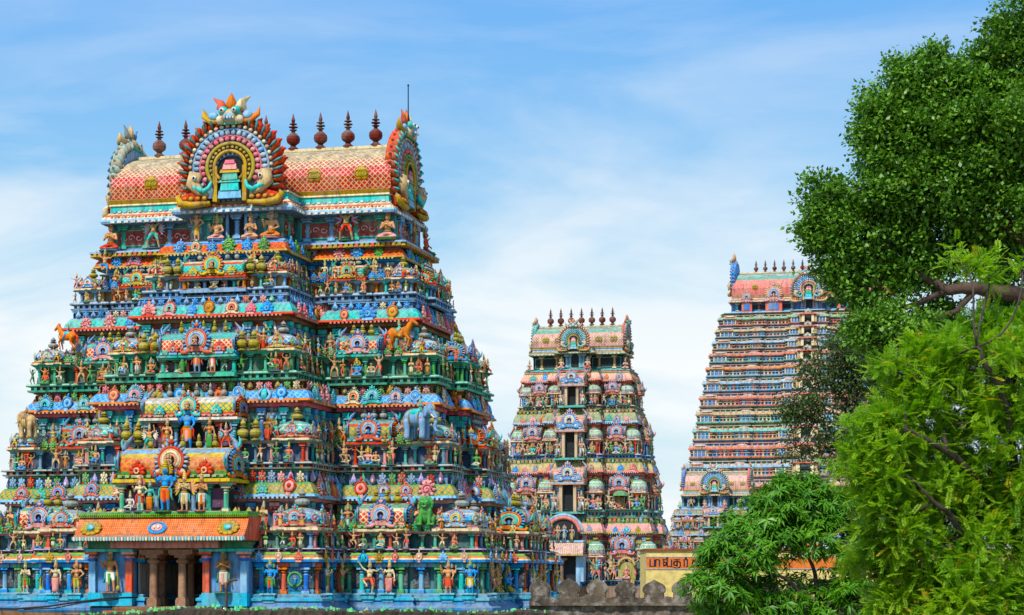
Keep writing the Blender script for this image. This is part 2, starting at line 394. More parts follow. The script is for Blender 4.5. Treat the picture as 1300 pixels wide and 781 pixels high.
def body_extras(mb, pr, pose, off=(0, 0, 0), crown=True, ped=True, fine=False):
    ra, la, rl, ll, drop, skirt, ex = POSES[pose]; dz = -drop
    tilt = .02 if pose in ('dance', 'flute', 'lady') else 0
    q = lambda x, y, z: (x+tilt+off[0], y+off[1], z+dz+off[2])
    g = role('gold')
    mb.M = T(*q(0, .012, .955))
    if 'nocrown' in ex or not crown: mb.ell((0, 0, .0), (.06, .06, .045), role('hair'), 8, 5)
    else: mb.lathe([(.066, -.02), (.07, .01), (.058, .03), (.064, .06), (.05, .085), (.054, .11), (.036, .14), (.038, .16), (.018, .2), (.004, .235)], [g, g, role('halo'), g, g, role('halo'), g], 10)
    mb.M = Matrix.Identity(4)
    # face: eyes, nose, mouth
    for s in (1, -1):
        mb.ell(q(s*.025, -.073, .915), (.0135, .008, .008), role('white'), 6, 4); mb.ell(q(s*.025, -.080, .915), (.006, .005, .0065), role('dark'), 6, 4)
        mb.tube([q(s*.010, -.076, .932), q(s*.028, -.074, .938), q(s*.043, -.064, .930)], .0035, role('dark'), 4)
    mb.tube([q(0, -.076, .918), q(0, -.092, .893)], [.007, .012], role('skin'), 6); mb.tube([q(-.018, -.073, .868), q(0, -.079, .865), q(.018, -.073, .868)], .005, role('sash'), 5)
    # necklaces, belt, armlets
    mb.M = T(*q(0, -.012, .80)) @ RX(.35); ring(mb, .062, .05, .011, g)
    mb.M = T(*q(0, -.016, .755)) @ RX(.75); ring(mb, .085, .075, .010, g)
    mb.M = T(off[0], off[1], off[2]+dz+.545); ring(mb, .098, .078, .015, g); mb.M = Matrix.Identity(4)
    # sash tails flaring off the hips
    if pose not in SEATED:
        for s in (1, -1):
            mb.tube([q(s*.1, .0, .54), q(s*.15, .01, .47), q(s*.145, .0, .36), q(s*.18, .01, .24)], [.018, .026, .024, .03], role('sash'), 5, flat=.4)
    for p in pr:
        if p[0] != 'F': continue
        w, d, s = Vector(p[1]), Vector(p[2]), p[3]
        mb.M = Matrix.Identity(4)
        mb.ell(w, .027, g, 8, 4)
        if fine:
            sx = d.cross(Vector((0, 1, 0)));  sx = sx.normalized() if sx.length > .1 else Vector((1, 0, 0))
            nrm = sx.cross(d).normalized()
            for k, ln in enumerate((.036, .044, .047, .041)):
                b = w+d*.044+sx*(-.018+.012*k); mb.tube([b, b+d*ln*.55, b+d*ln+nrm*.012], [.0068, .0062, .0045], role('skin'), 5)
            b = w+d*.018+sx*.022; mb.tube([b, b+d*.018+sx*.018, b+d*.036+sx*.02], [.0075, .007, .005], role('skin'), 5)
    if 'halo' in ex:
        mb.M = T(*q(0, .055, .93)); n = 11
        mb.prism([(.13*math.cos(2*PI*i/20), .13*math.sin(2*PI*i/20)) for i in range(20)], -.008, .012, role('halo'))
        for i in range(n):
            a = -.4+(PI+.8)*i/(n-1); mb.ell((.145*math.cos(a), 0, .145*math.sin(a)), (.026, .012, .026), g, 6, 4)
        mb.M = Matrix.Identity(4)
    if 'mace' in ex:
        mb.tube([q(.23, -.06, .52), q(.25, -.08, .05)], [.018, .026], g, 7); mb.ell(q(.25, -.08, .1), (.055, .055, .075), g, 8, 6)
    if 'wings' in ex:
        for s in (1, -1):
            for i in range(6):
                a = math.radians(-55+26*i); c = Vector(q(s*(.17+.1*math.cos(a)), .06, .66+.13*math.sin(a)))
                mb.ell(c, (.15, .016, .036), role('halo' if i % 2 else 'cloth2'), 8, 4, RY(-a if s > 0 else a))
    if ped:
        h = .0
        mb.lathe([(.2, -.03), (.235, -.015), (.2, .0), (.215, .018)] if pose not in SEATED else [(.27, -.05), (.31, -.02), (.25, .0), (.27, .03)], role('ped'), 14, c=(off[0], off[1]-.03, off[2]))
def ring(mb, rx, ry, w, col, n=14):
    mb.tube([(rx*math.cos(2*PI*i/n), ry*math.sin(2*PI*i/n), 0) for i in range(n+1)], w, col, 5, caps=False)

_fig = {}
def figure_raw(pose, fine):
    k = (pose, fine)
    if k not in _fig:
        pr = body_prims(pose); body = fuse([p for p in pr if p[0] != 'F'], .0165 if fine else .026)
        mb = MB(); mb.merge(body); body_extras(mb, pr, pose, fine=fine); _fig[k] = mb.geo()
    return _fig[k]
SKINS = ['flesh', 'flesh', 'flesh2', 'cream', 'flesh', 'blue', 'sand', 'blue', 'pink', 'green', 'flesh', 'tq', 'flesh2', 'coral']
CLOTHS = ['orange', 'red', 'white', 'yellow', 'green', 'cream', 'blue', 'coral', 'teal', 'pink', 'mustard']
def fig_pal(i, skin=None, cloth=None, halo=None, ped=None):
    r = random.Random(i*77+5)
    sk = P[skin or r.choice(SKINS)]; cl = P[cloth or r.choice(CLOTHS)]
    return dict(skin=sk, cloth=cl, gold=P[r.choice(['mustard', 'yellow', 'olive', 'mustard'])], sash=P[r.choice(['red', 'green', 'coral', 'tq', 'rose'])],
        hair=P['dark'] if skin not in ('cream',) else P['brown'], white=P['white'], dark=P['dark'], ped=P[ped or r.choice(['teal', 'jade', 'green', 'pink', 'slate'])],
        halo=P[halo or r.choice(['pink', 'sky', 'jade', 'cream', 'rose'])], cloth2=P[r.choice(CLOTHS)])
_figc = {}
def figure(pose, i=0, fine=False, **kw):
    k = (pose, i, fine, tuple(sorted(kw.items())))
    if k not in _figc: _figc[k] = recolor(figure_raw(pose, fine), fig_pal(i, **kw))
    return _figc[k]

def animal(kind, pal):
    """elephant / horse with rider / seated lion; faces +x, about one unit long."""
    pr = []; C = lambda a, b, r0, r1, k='skin': pr.append(('c', a, b, r0, r1, k)); E = lambda c, r, k='skin', R=None: pr.append(('e', c, r, k, R))
    mb = MB(); rider = None
    if kind == 'elephant':
        E((0, 0, .56), (.36, .22, .24)); E((-.12, 0, .6), (.26, .21, .22)); E((.4, -.02, .74), (.17, .16, .19)); E((.42, -.02, .88), (.1, .12, .08))
        for x in (.22, -.25):
            for y in (.12, -.12): C((x, y, .45), (x+.02, y, .24), .105, .085); C((x+.02, y, .24), (x+.01, y, .05), .085, .095)
        tr = [(.5, -.03, .72), (.6, -.04, .6), (.62, -.05, .44), (.58, -.06, .3), (.62, -.07, .2), (.7, -.07, .19)]
        for i in range(5): C(tr[i], tr[i+1], .085-.012*i, .073-.012*i)
        for s in (1, -1): E((.34, s*.17, .72), (.09, .025, .17), 'skin', RZ(s*.5))
        C((-.38, 0, .55), (-.42, 0, .25), .02, .014); E((-.02, 0, .70), (.24, .215, .13), 'cloth')
        rider = (.12, 0, .42)
        for s in (1, -1): mb.tube([(.5, s*.09-.02, .64), (.6, s*.11-.02, .55), (.72, s*.12-.02, .57)], [.028, .022, .006], role('white'), 6)
        for s in (1, -1): mb.ell((.53, s*.115-.02, .78), (.016, .012, .016), role('dark'), 6, 4)
        mb.M = T(.12, 0, .63) @ RY(PI/2)
        for x in (-.04, .24): mb.M = T(x-.1, 0, .57) @ RY(PI/2); ring(mb, .25, .232, .012, role('gold'))
        mb.M = Matrix.Identity(4); mb.tube([(.5, -.02, .93), (.55, -.02, .84), (.57, -.02, .74)], [.03, .035, .015], role('gold'), 6, flat=.5)
    elif kind == 'horse':
        E((0, 0, .56), (.30, .13, .155)); E((.2, 0, .60), (.16, .125, .17)); E((-.22, 0, .58), (.16, .13, .16))
        C((.27, 0, .66), (.42, 0, .92), .11, .075); C((.42, 0, .95), (.60, 0, .82), .075, .045)
        for y in (.07, -.07):
            C((.24, y, .5), (.36, y, .36), .062, .04); C((.36, y, .36), (.30, y, .16), .036, .028); E((.31, y, .13), (.035, .03, .03), 'dark')
            C((-.25, y, .52), (-.2, y, .34), .085, .05); C((-.2, y, .34), (-.3, y, .2), .045, .032); C((-.3, y, .2), (-.27, y, .03), .032, .028); E((-.26, y, .02), (.045, .035, .03), 'dark')
            C((.4, y*.6, 1.0), (.41, y*.7, 1.07), .025, .01)
        C((-.36, 0, .62), (-.47, 0, .5), .04, .05, 'hair'); C((-.47, 0, .5), (-.47, 0, .2), .05, .02, 'hair')
        C((.3, 0, .86), (.2, 0, .7), .03, .03, 'hair'); E((0, 0, .66), (.15, .135, .08), 'cloth')
        rider = (-.01, 0, .32)
        for s in (1, -1): mb.ell((.475, s*.062, .93), (.014, .01, .014), role('white'), 6, 4)
        mb.M = T(.30, 0, .62) @ RY(PI/2-.3); ring(mb, .17, .13, .014, role('gold'))
        mb.M = T(.5, 0, .88) @ RY(.9); ring(mb, .062, .06, .01, role('gold')); mb.M = Matrix.Identity(4)
    elif kind == 'lion':   # seated, faces -y
        E((0, .08, .33), (.24, .26, .3)); E((0, -.02, .52), (.22, .2, .22)); E((0, -.09, .78), (.19, .17, .19)); E((0, -.22, .73), (.12, .1, .09))
        for i in range(12):
            a = 2*PI*i/12; E((.2*math.cos(a), -.02, .78+.2*math.sin(a)), (.085, .07, .085), 'cloth')
        for s in (1, -1):
            C((s*.15, -.12, .5), (s*.15, -.2, .1), .085, .06); E((s*.15, -.25, .05), (.075, .11, .05))
            E((s*.25, .05, .2), (.11, .2, .18)); E((s*.27, -.14, .05), (.07, .13, .05)); C((s*.13, -.06, .93), (s*.16, -.06, 1.0), .045, .025)
            mb.ell((s*.08, -.245, .83), (.034, .02, .03), role('white'), 8, 5); mb.ell((s*.08, -.262, .83), (.015, .012, .015), role('dark'), 6, 4)
        mb.ell((0, -.315, .76), (.035, .025, .025), role('dark'), 6, 4); mb.tube([(-.08, -.29, .69), (0, -.32, .67), (.08, -.29, .69)], .014, role('white'), 5)
    pr2 = [p for p in pr]
    if rider:
        rp = body_prims('lalita', (0, 0, 0))
        # a rider turned to look along +x, sitting astride
        Rm = T(*rider) @ SCL(.72) @ RZ(PI/2)
        def tr_(p): return tuple(Rm @ Vector(p))
        out = []
        for p in rp:
            if p[0] == 'c': out.append(('c', tr_(p[1]), tr_(p[2]), p[3]*.72, p[4]*.72, 'cloth2' if p[5] == 'cloth' else 'halo'))
            elif p[0] == 'e': out.append(('e', tr_(p[1]), tuple(x*.72 for x in (p[2][1], p[2][0], p[2][2])), 'cloth2' if p[3] == 'cloth' else ('hair' if p[3] == 'hair' else 'halo')))
        pr2 += out
        e = MB(); body_extras(e, [p for p in rp if p[0] == 'F'], 'lalita', ped=False); mb.merge(e.geo(), Rm)
    mb.merge(fuse(pr2, .022)); return recolor(mb.geo(), pal)
# ------------------------------------------------------------------ ornaments (front faces -y, x right, z up)
_kc = {}
def cached(fn):
    def w(*a, **k):
        key = (fn.__name__, a, tuple(sorted(k.items())))
        if key not in _kc: _kc[key] = fn(*a, **k)
        return _kc[key]
    return w
def pc(c): return P[c] if isinstance(c, str) else c
@cached
def kudu(c1, c2, c3, c4='dark', fig=None):
    """horseshoe dormer: petals, three rings, a dark eye, curled feet and a bud; 1 unit wide, base at z=0"""
    mb = MB(); a, b, c, d = pc(c1), pc(c2), pc(c3), pc(c4); cz = .46
    mb.prism([(.36*math.cos(t), cz+.36*math.sin(t)) for t in np.linspace(-.9, PI+.9, 18)], -.02, .14, mixc(a, P['dark'], .3))
    for i in range(17):
        t = math.radians(-38+256*i/16); mb.ell((.41*math.cos(t), -.01, cz+.41*math.sin(t)), (.085, .06, .042), a if i % 2 else mixc(a, P['cream'], .25), 6, 4, RY(-t))
    mb.arc(0, cz, .335, .035, b, -48, 228, -.04, 16, 6); mb.arc(0, cz, .275, .03, mixc(b, P['cream'], .55), -48, 228, -.05, 16, 5); mb.arc(0, cz, .215, .05, c, -52, 232, -.055, 14, 6)
    mb.prism([(.19*math.cos(t), cz+.19*math.sin(t)) for t in np.linspace(-1.1, PI+1.1, 14)], -.03, .0, d)
    e = mixc(c, b, .5); mb.arc(0, cz-.01, .15, .042, e, -60, 240, -.065, 12, 5); mb.box(-.2, .2, -.08, 0, .1, .26, mixc(b, P['dark'], .2)); mb.ell((0, -.06, .36), (.06, .04, .11), mixc(a, P['dark'], .3), 6, 5)
    if fig: mb.ell((0, -.06, cz-.02), (.08, .05, .1), pc(fig), 8, 5); mb.ell((0, -.06, cz+.11), (.045, .045, .055), pc(fig), 8, 5)
    for s in (1, -1):
        mb.tube([(s*.2, -.05, .16), (s*.33, -.06, .08), (s*.47, -.05, .07), (s*.52, -.04, .15), (s*.46, -.03, .19)], [.07, .075, .06, .045, .02], b, 6)
        mb.ell((s*.34, -.07, .17), (.08, .04, .06), c, 6, 4)
    mb.ell((0, -.03, .93), (.085, .07, .075), b, 8, 5); mb.ell((0, -.02, 1.03), (.05, .04, .07), c, 6, 4)
    for s in (1, -1): mb.ell((s*.1, -.02, .97), (.075, .03, .04), a, 6, 4, RY(-s*.7))
    return mb.geo()
@cached
def leaf(c1, c2, kind=0):
    """palmette standing on an eave"""
    mb = MB(); a, b = pc(c1), pc(c2)
    if kind == 0:
        for i in range(7):
            t = math.radians(-20+220*i/6); r = .30+.04*(i == 3); mb.ell((r*math.cos(t), 0, .36+r*math.sin(t)), (.19, .09, .125), a, 7, 5, RY(-t))
        mb.ell((0, -.04, .36), (.24, .1, .24), a, 10, 6); mb.arc(0, .36, .13, .035, b, 0, 360, -.12, 12, 5); mb.ell((0, -.12, .36), (.055, .04, .055), P['dark'], 6, 4)
        mb.ell((0, 0, .8), (.13, .1, .12), a, 8, 5); mb.ell((0, 0, .95), (.075, .06, .09), b, 6, 4); mb.box(-.3, .3, -.08, .08, 0, .14, b)
    elif kind == 1:   # spiral rosette under a crown
        for i in range(9):
            t = 2*PI*i/9; mb.ell((.33*math.cos(t), 0, .4+.33*math.sin(t)), (.14, .08, .1), a, 6, 4, RY(-t))
        mb.ell((0, -.02, .4), (.3, .09, .3), a, 10, 5)
        mb.tube([(.26*(1-i/14)*math.cos(i*.75), -.12, .4+.26*(1-i/14)*math.sin(i*.75)) for i in range(14)], [.045*(1-i/20) for i in range(14)], b, 5)
        for s in (1, 0, -1): mb.ell((s*.13, 0, .82-.05*abs(s)), (.1, .07, .1), a, 6, 4)
        mb.ell((0, -.02, .96), (.06, .05, .1), b, 6, 4)
    elif kind == 2:   # heavy flame leaf
        for s in (1, -1):
            mb.tube([(s*.1, 0, 0), (s*.36, -.02, .12), (s*.46, 0, .38), (s*.28, -.02, .6), (s*.14, 0, .8)], [.1, .14, .13, .1, .04], a, 6)
        mb.ell((0, -.03, .38), (.26, .1, .36), b, 8, 6); mb.ell((0, -.08, .34), (.12, .07, .18), a, 8, 5); mb.ell((0, 0, .86), (.07, .06, .2), a, 6, 5)
    elif kind == 3:   # round medallion on a stem
        mb.ell((0, 0, .5), (.36, .08, .36), a, 14, 5); mb.arc(0, .5, .3, .05, b, 0, 360, -.05, 14, 5); mb.ell((0, -.08, .5), (.12, .06, .12), b, 8, 5)
        mb.box(-.12, .12, -.06, .06, 0, .2, a); mb.ell((0, 0, .95), (.08, .06, .12), b, 6, 4)
    return mb.geo()
@cached
def flower(c1, c2):
    mb = MB(); a, b = pc(c1), pc(c2)
    for i in range(6):
        t = 2*PI*i/6+.5; mb.ell((.27*math.cos(t), -.04, .42+.27*math.sin(t)), (.2, .1, .14), a, 6, 4, RY(-t))
    for i in range(4):
        t = 2*PI*i/4; mb.ell((.13*math.cos(t), -.14, .42+.13*math.sin(t)), (.12, .08, .09), mixc(a, P['white'], .2), 6, 4, RY(-t))
    mb.ell((0, -.16, .42), (.08, .08, .08), b, 6, 4)
    for s in (1, -1): mb.ell((s*.3, 0, .12), (.22, .06, .1), b, 6, 4, RY(s*.4))
    return mb.geo()
@cached
def drop(c1, c2):
    mb = MB(); a, b = pc(c1), pc(c2)
    mb.lathe([(.02, 0), (.26, .1), (.36, .28), (.28, .5), (.12, .72), (.03, 1.0)], a, 9); mb.ell((0, -.3, .3), (.14, .1, .16), b, 6, 4)
    return mb.geo()
@cached
def pot(c1, c2=None, c3=None):
    """ribbed vase finial, one unit tall"""
    mb = MB(); a = pc(c1); b = pc(c2) if c2 else mixc(a, P['dark'], .25); c = pc(c3) if c3 else a
    mb.lathe([(.30, 0), (.32, .05), (.20, .09), (.14, .14), (.24, .17), (.34, .25), (.37, .36), (.31, .47), (.16, .54), (.12, .57), (.22, .60), (.24, .64), (.12, .68), (.17, .73), (.19, .79), (.13, .87), (.04, .96), (.01, 1.0)],
             [a, b, b, a, a, c, c, a, b, b, a, b, a, a, c, a, a], 12)
    return mb.geo()
@cached
def roof_finial():
    mb = MB(); a = P['finial']; b = mixc(a, P['dark'], .45)
    mb.lathe([(.26, 0), (.27, .05), (.17, .09), (.12, .13), (.2, .16), (.32, .21), (.355, .29), (.33, .37), (.2, .44), (.1, .47), (.1, .52), (.19, .54), (.19, .555), (.08, .565), (.08, .6), (.235, .615), (.235, .635), (.075, .65),
              (.075, .685), (.195, .70), (.195, .715), (.07, .73), (.09, .78), (.1, .81), (.05, .9), (.005, 1.0)], [a, a, b, b, a, a, a, a, b, b, b, a, b, b, b, a, b, b, b, a, b, b, a, a, a], 16)
    return mb.geo()
@cached
def pillar(c1, c2, h=1.0, r=.11):
    """wall pilaster with base, shaft, brackets and cushion capital; h tall"""
    mb = MB(); a, b = pc(c1), pc(c2)
    mb.box(-r*1.5, r*1.5, -r*1.4, r, 0, h*.1, b); mb.box(-r*1.2, r*1.2, -r*1.1, r, h*.1, h*.15, a)
    mb.lathe([(r, h*.15), (r, h*.62), (r*.8, h*.65), (r*1.35, h*.71), (r*.8, h*.77), (r*.9, h*.79)], [a, b, a, b, b], 8, rot=PI/8)
    mb.box(-r*1.7, r*1.7, -r*1.6, r, h*.79, h*.85, b); mb.box(-r*2.3, r*2.3, -r*1.5, r, h*.87, h, a)
    mb.box(-r*1.1, r*1.1, -r*1.2, r, h*.845, h*.875, a)
    return mb.geo()
@cached
def crest(c1, c2, c3):
    """makara crest: snout, rearing leaf horns and a curled tail; one unit tall, leans towards -x"""
    mb = MB(); a, b, c = pc(c1), pc(c2), pc(c3)
    mb.tube([(.1, 0, 0), (.2, 0, .25), (.1, 0, .5), (-.12, 0, .72), (-.3, 0, .98)], [.16, .17, .14, .1, .01], a, 7, flat=.6)
    mb.tube([(.15, 0, .1), (.32, 0, .35), (.36, 0, .62), (.26, 0, .8)], [.1, .1, .07, .02], b, 6, flat=.6)
    mb.ell((-.06, -.05, .2), (.16, .12, .13), c, 8, 5); mb.ell((-.14, -.13, .27), (.05, .04, .05), P['white'], 6, 4); mb.ell((-.24, 0, .13), (.13, .08, .07), b, 6, 4)
    for i in range(4): mb.ell((.02-.09*i, -.08, .5+.11*i), (.06, .04, .05), c, 6, 4)
    return mb.geo()
TRI = [('blue', 'coral', 'sky'), ('red', 'tq', 'cream'), ('pink', 'blue', 'cream'), ('cobalt', 'pink', 'sky'), ('coral', 'yellow', 'tq'), ('tq', 'coral', 'sky'), ('slate', 'red', 'cream'), ('rose', 'sky', 'yellow')]
def lathe_dome(mb, w, hr, cols, lat, power, cell):
    """cols: rim, drip, upper band, cap ring"""
    r = w/2
    mb.lathe([(r*.86, 0), (r*1.06, .02*hr), (r*1.08, .08*hr), (r*.95, .1*hr), (r*.98, .18*hr), (r*1.03, .3*hr), (r*.95, .48*hr), (r*.86, .56*hr), (r*.78, .62*hr), (r*.5, .74*hr), (r*.3, .78*hr)],
             [cols[0], cols[1], cols[0], cols[0], lat[0], lat[0], cols[2], cols[1], cols[2], cols[3]], 20, power, pats={4: (LAT, lat[1]), 5: (LAT, lat[1])}, cell=cell)
@cached
def kuta(w, hr, rim, drip, band, cap, lat1, lat2, kc=0, potc='olive', potc2=None, detail=1):
    """dome of a corner shrine (finial apart)"""
    mb = MB(); cols = [pc(rim), pc(drip), pc(band), pc(cap)]; k = TRI[kc % len(TRI)]
    mb.box(-w*.53, w*.53, -w*.53, w*.53, -.09*w, -.03*w, pc(drip)); mb.box(-w*.49, w*.49, -w*.49, w*.49, -.03*w, .01, pc(rim))
    lathe_dome(mb, w, hr, cols, (pc(lat1), pc(lat2)), 3.2, w*.085)
    if detail:
        for i in range(4):
            a = PI/2*i; mb.merge(kudu(*k, 'dark'), RZ(a) @ T(0, -w*.5, -.02*w) @ RX(-.12) @ SCL(w*.44))
            mb.merge(leaf(k[1], k[2], 3), RZ(a+PI/4) @ T(0, -w*.6, .05*w) @ SCL(w*.26))
    return mb.geo()
def barrel_pts(d, h, n=12):
    """half keel section, (y,z) from front eave to ridge"""
    o = [(-d*.5*1.06, 0), (-d*.5*1.1, .07*h), (-d*.5*.98, .1*h), (-d*.5*1.0, .2*h), (-d*.5*1.02, .34*h), (-d*.5*.97, .5*h), (-d*.5*.84, .66*h), (-d*.5*.64, .8*h), (-d*.5*.36, .91*h), (-d*.5*.16, .965*h), (0, 1.0*h)]
    return o
def barrel(mb, L, d, h, bands, cell, ends=True, pts=None):
    """bands: [(colour, pattern, colour2)] for each strip front eave -> ridge, mirrored behind"""
    pts = pts or barrel_pts(d, h); m = len(pts)-1
    full = pts+[(-y, z) for y, z in reversed(pts[:-1])]
    t = 0
    for i in range(2*m):
        b = bands[i if i < m else 2*m-1-i]; (y0, z0), (y1, z1) = full[i], full[i+1]; dt = math.hypot(y1-y0, z1-z0)/cell
        mb.add([(-L/2, y0, z0), (L/2, y0, z0), (L/2, y1, z1), (-L/2, y1, z1)], [(0, 1, 2, 3)], b[0], b[1] if len(b) > 1 else 1., b[2] if len(b) > 2 else None,
               [(0, t), (L/cell, t), (L/cell, t+dt), (0, t+dt)]); t += dt
    if ends:
        for s in (1, -1):
            v = [(s*L/2, y, z) for y, z in full]; mb.add(v, [tuple(range(len(v))) if s < 0 else tuple(range(len(v)-1, -1, -1))], bands[2][0])
@cached
def sala(L, d, hr, eave, rowc, latc, latc2, up, ridge, kc=0, kscale=.62, crestc=('slate', 'blue', 'red'), gab=('slate', 'red', 'tq'), nside=1):
    """barrel roof with gable ends, makara crests and a front dormer"""
    mb = MB(); e, r, l, l2, u, g = pc(eave), pc(rowc), pc(latc), pc(latc2), pc(up), pc(ridge); k = TRI[kc % len(TRI)]
    mb.box(-L*.5-.1*d, L*.5+.1*d, -d*.57, d*.57, -.1*d, -.03*d, r); mb.box(-L*.5-.04*d, L*.5+.04*d, -d*.52, d*.52, -.03*d, .01, e)
    barrel(mb, L, d, hr, [(e,), (r,), (e,), (l, LAT, l2), (l, LAT, l2), (l, LAT, l2), (r,), (u,), (u,), (g,)], d*.085)
    # dentils along the eave
    n = max(4, int(L/(d*.16)))
    for i in range(n):
        x = -L/2+L*(i+.5)/n
        mb.box(x-L/n*.28, x+L/n*.28, -d*.585, -d*.53, .0, .07*hr, mixc(e, P['white'], .3))
    for s in (1, -1):
        mb.merge(kudu(gab[0], gab[1], gab[2]), T(s*(L*.5+.03*d), 0, -.04*d) @ RZ(s*PI/2) @ SCL(d*1.0, d*.7, hr*1.05))
        mb.merge(crest(*crestc), T(s*(L*.5-.02*d), 0, hr*.86) @ (RZ(PI) if s < 0 else Matrix.Identity(4)) @ SCL(hr*.62))
        mb.merge(crest(*crestc), T(s*(L*.5-.0*d), -d*.46, hr*.3) @ RZ(-PI/2) @ RY(.25) @ SCL(hr*.6))
    ks = hr*1.18*kscale/.62
    mb.merge(kudu(*k), T(0, -d*.55, -.02*d) @ RX(-.06) @ SCL(ks, ks*.8, ks))
    if nside and L > 2.2*d:
        for s in (1, -1): mb.merge(leaf(k[1], k[2], 0), T(s*L*.31, -d*.55, -.0) @ SCL(hr*.62))
    return mb.geo()
@cached
def big_nasi(R, feather, feather2, c_bead, c_a, c_b, c_c, gold, back='slate', mk=('orange', 'mustard', 'coral', 'cream'), n_f=13):
    """the great horseshoe gable with flame feathers, rings of beads, a niche, makara feet and a monster mask on top; centre at origin"""
    mb = MB(); f1, f2, bead, ca, cb, cc, go = (pc(x) for x in (feather, feather2, c_bead, c_a, c_b, c_c, gold))
    plate = [(.93*R*math.cos(t), .93*R*math.sin(t)) for t in np.linspace(-.75, PI+.75, 40)]
    mb.prism(plate, 0, .2*R, pc(back)); 
    for i in range(2*n_f):
        dg = -36+252*i/(2*n_f-1); t = math.radians(dg)
        if abs(dg-90) < 13: continue
        c, s = math.cos(t), math.sin(t); tn = 1 if c < 0 else -1; a = t-tn*.75
        mb.ell((1.0*R*c, .06*R, 1.0*R*s), (.185*R, .15*R, .075*R), f1 if i % 2 else mixc(f1, pc('orange'), .25), 8, 6, RY(-a))
        mb.tube([(.9*R*c, -.05*R, .9*R*s), (1.0*R*c+.05*R*math.cos(a), -.10*R, 1.0*R*s+.05*R*math.sin(a)), (1.0*R*c+.14*R*math.cos(a), -.04*R, 1.0*R*s+.14*R*math.sin(a))], [.02*R, .034*R, .012*R], f2, 5)
        mb.tube([(1.0*R*c+.1*R*math.cos(a), .05*R, 1.0*R*s+.1*R*math.sin(a)), (1.0*R*c+.2*R*math.cos(a+tn*.4), .05*R, 1.0*R*s+.2*R*math.sin(a+tn*.4))], [.07*R, .012*R], f1, 6)
    def rowb(r, n, rad, col, a0=-30, a1=210, y=-.04, el=1.0):
        for i in range(n):
            t = math.radians(a0+(a1-a0)*i/(n-1)); mb.ell((r*R*math.cos(t), y*R, r*R*math.sin(t)), (rad*R*el, rad*R*.8, rad*R), col if not isinstance(col, list) else col[i % len(col)], 7, 5, RY(-t))
    rowb(.86, 30, .045, [bead, mixc(bead, P['coral'], .5)], -32, 212, -.05); mb.arc(0, 0, .79*R, .035*R, ca, -36, 216, -.03*R, 30, 5)
    rowb(.72, 26, .055, [ca, mixc(ca, P['white'], .35)], -30, 210, -.05, 1.5); mb.arc(0, 0, .645*R, .03*R, mixc(cb, P['dark'], .2), -36, 216, -.05*R, 28, 5)
    rowb(.585, 20, .055, [cb, mixc(cb, P['white'], .25)], -25, 205, -.07, 1.1); mb.arc(0, 0, .49*R, .045*R, cc, -40, 220, -.07*R, 24, 6); rowb(.41, 22, .04, [go, mixc(go, P['dark'], .3)], -50, 230, -.08); mb.arc(0, 0, .33*R, .04*R, go, -52, 232, -.09*R, 24, 6)
    niche = [(.27*R*math.cos(t), .27*R*math.sin(t)*.85) for t in np.linspace(0, PI, 14)]
    mb.prism([(-.27*R, -.62*R), (.27*R, -.62*R)]+niche, -.035*R, .0, P['dark'])
    for s in (1, -1):   # niche jambs, makara snouts, flared golden feet
        mb.box(s*.31*R-.045*R, s*.31*R+.045*R, -.12*R, .05*R, -.72*R, .02*R, go)
        mb.tube([(s*.72*R, -.08*R, -.12*R), (s*.78*R, -.12*R, -.34*R), (s*.62*R, -.14*R, -.52*R), (s*.45*R, -.12*R, -.6*R)], [.15*R, .15*R, .1*R, .05*R], pc('sand'), 8)
        mb.tube([(s*.86*R, -.1*R, -.18*R), (s*.72*R, -.2*R, -.42*R), (s*.52*R, -.2*R, -.52*R), (s*.40*R, -.2*R, -.44*R), (s*.36*R, -.18*R, -.3*R)], [.03*R, .06*R, .065*R, .05*R, .02*R], pc('tq'), 7)
        mb.ell((s*.7*R, -.24*R, -.24*R), (.06*R, .05*R, .06*R), P['white'], 8, 5); mb.ell((s*.7*R, -.285*R, -.24*R), (.025*R, .02*R, .03*R), P['dark'], 6, 4)
        mb.prism([(s*.42*R, -.78*R), (s*1.02*R, -.78*R), (s*1.02*R, -.58*R), (s*.62*R, -.46*R)] if s > 0 else [(-1.02*R, -.78*R), (-.42*R, -.78*R), (-.62*R, -.46*R), (-1.02*R, -.58*R)], -.14*R, .1*R, pc('red'))
        mb.tube([(s*.40*R, -.16*R, -.76*R), (s*.8*R, -.18*R, -.79*R), (s*1.02*R, -.16*R, -.74*R), (s*1.1*R, -.12*R, -.6*R), (s*1.04*R, -.08*R, -.53*R)], [.05*R, .08*R, .09*R, .06*R, .02*R], go, 7)
        for i in range(4): mb.ell((s*(.5+.14*i)*R, -.2*R, -.66*R), (.06*R, .04*R, .05*R), pc('orange') if i % 2 else go, 6, 4)
    # little shrine standing in the niche
    for i, (hw, z0, z1, c) in enumerate([(.25, -.66, -.5, 'sky'), (.2, -.5, -.33, 'tq'), (.23, -.33, -.28, 'teal'), (.17, -.28, -.13, 'teal'), (.21, -.13, -.06, 'mustard'), (.15, -.06, .06, 'pink'), (.11, .06, .14, 'rose')]):
        mb.box(-hw*R, hw*R, -.13*R, -.03*R, z0*R, z1*R, pc(c), taper=.02*R)
    # monster mask
    z = .99*R; q = .64*R
    mb.box(-.24*R, .24*R, -.12*R, .2*R, .88*R, .97*R, pc('jade'))
    mb.ell((0, -.02*R, z+.1*q), (.25*R, .2*R, .17*R), pc('sand'), 12, 7); mb.ell((0, -.16*R, z+.05*q), (.13*R, .1*R, .09*R), pc('sky'), 8, 5)
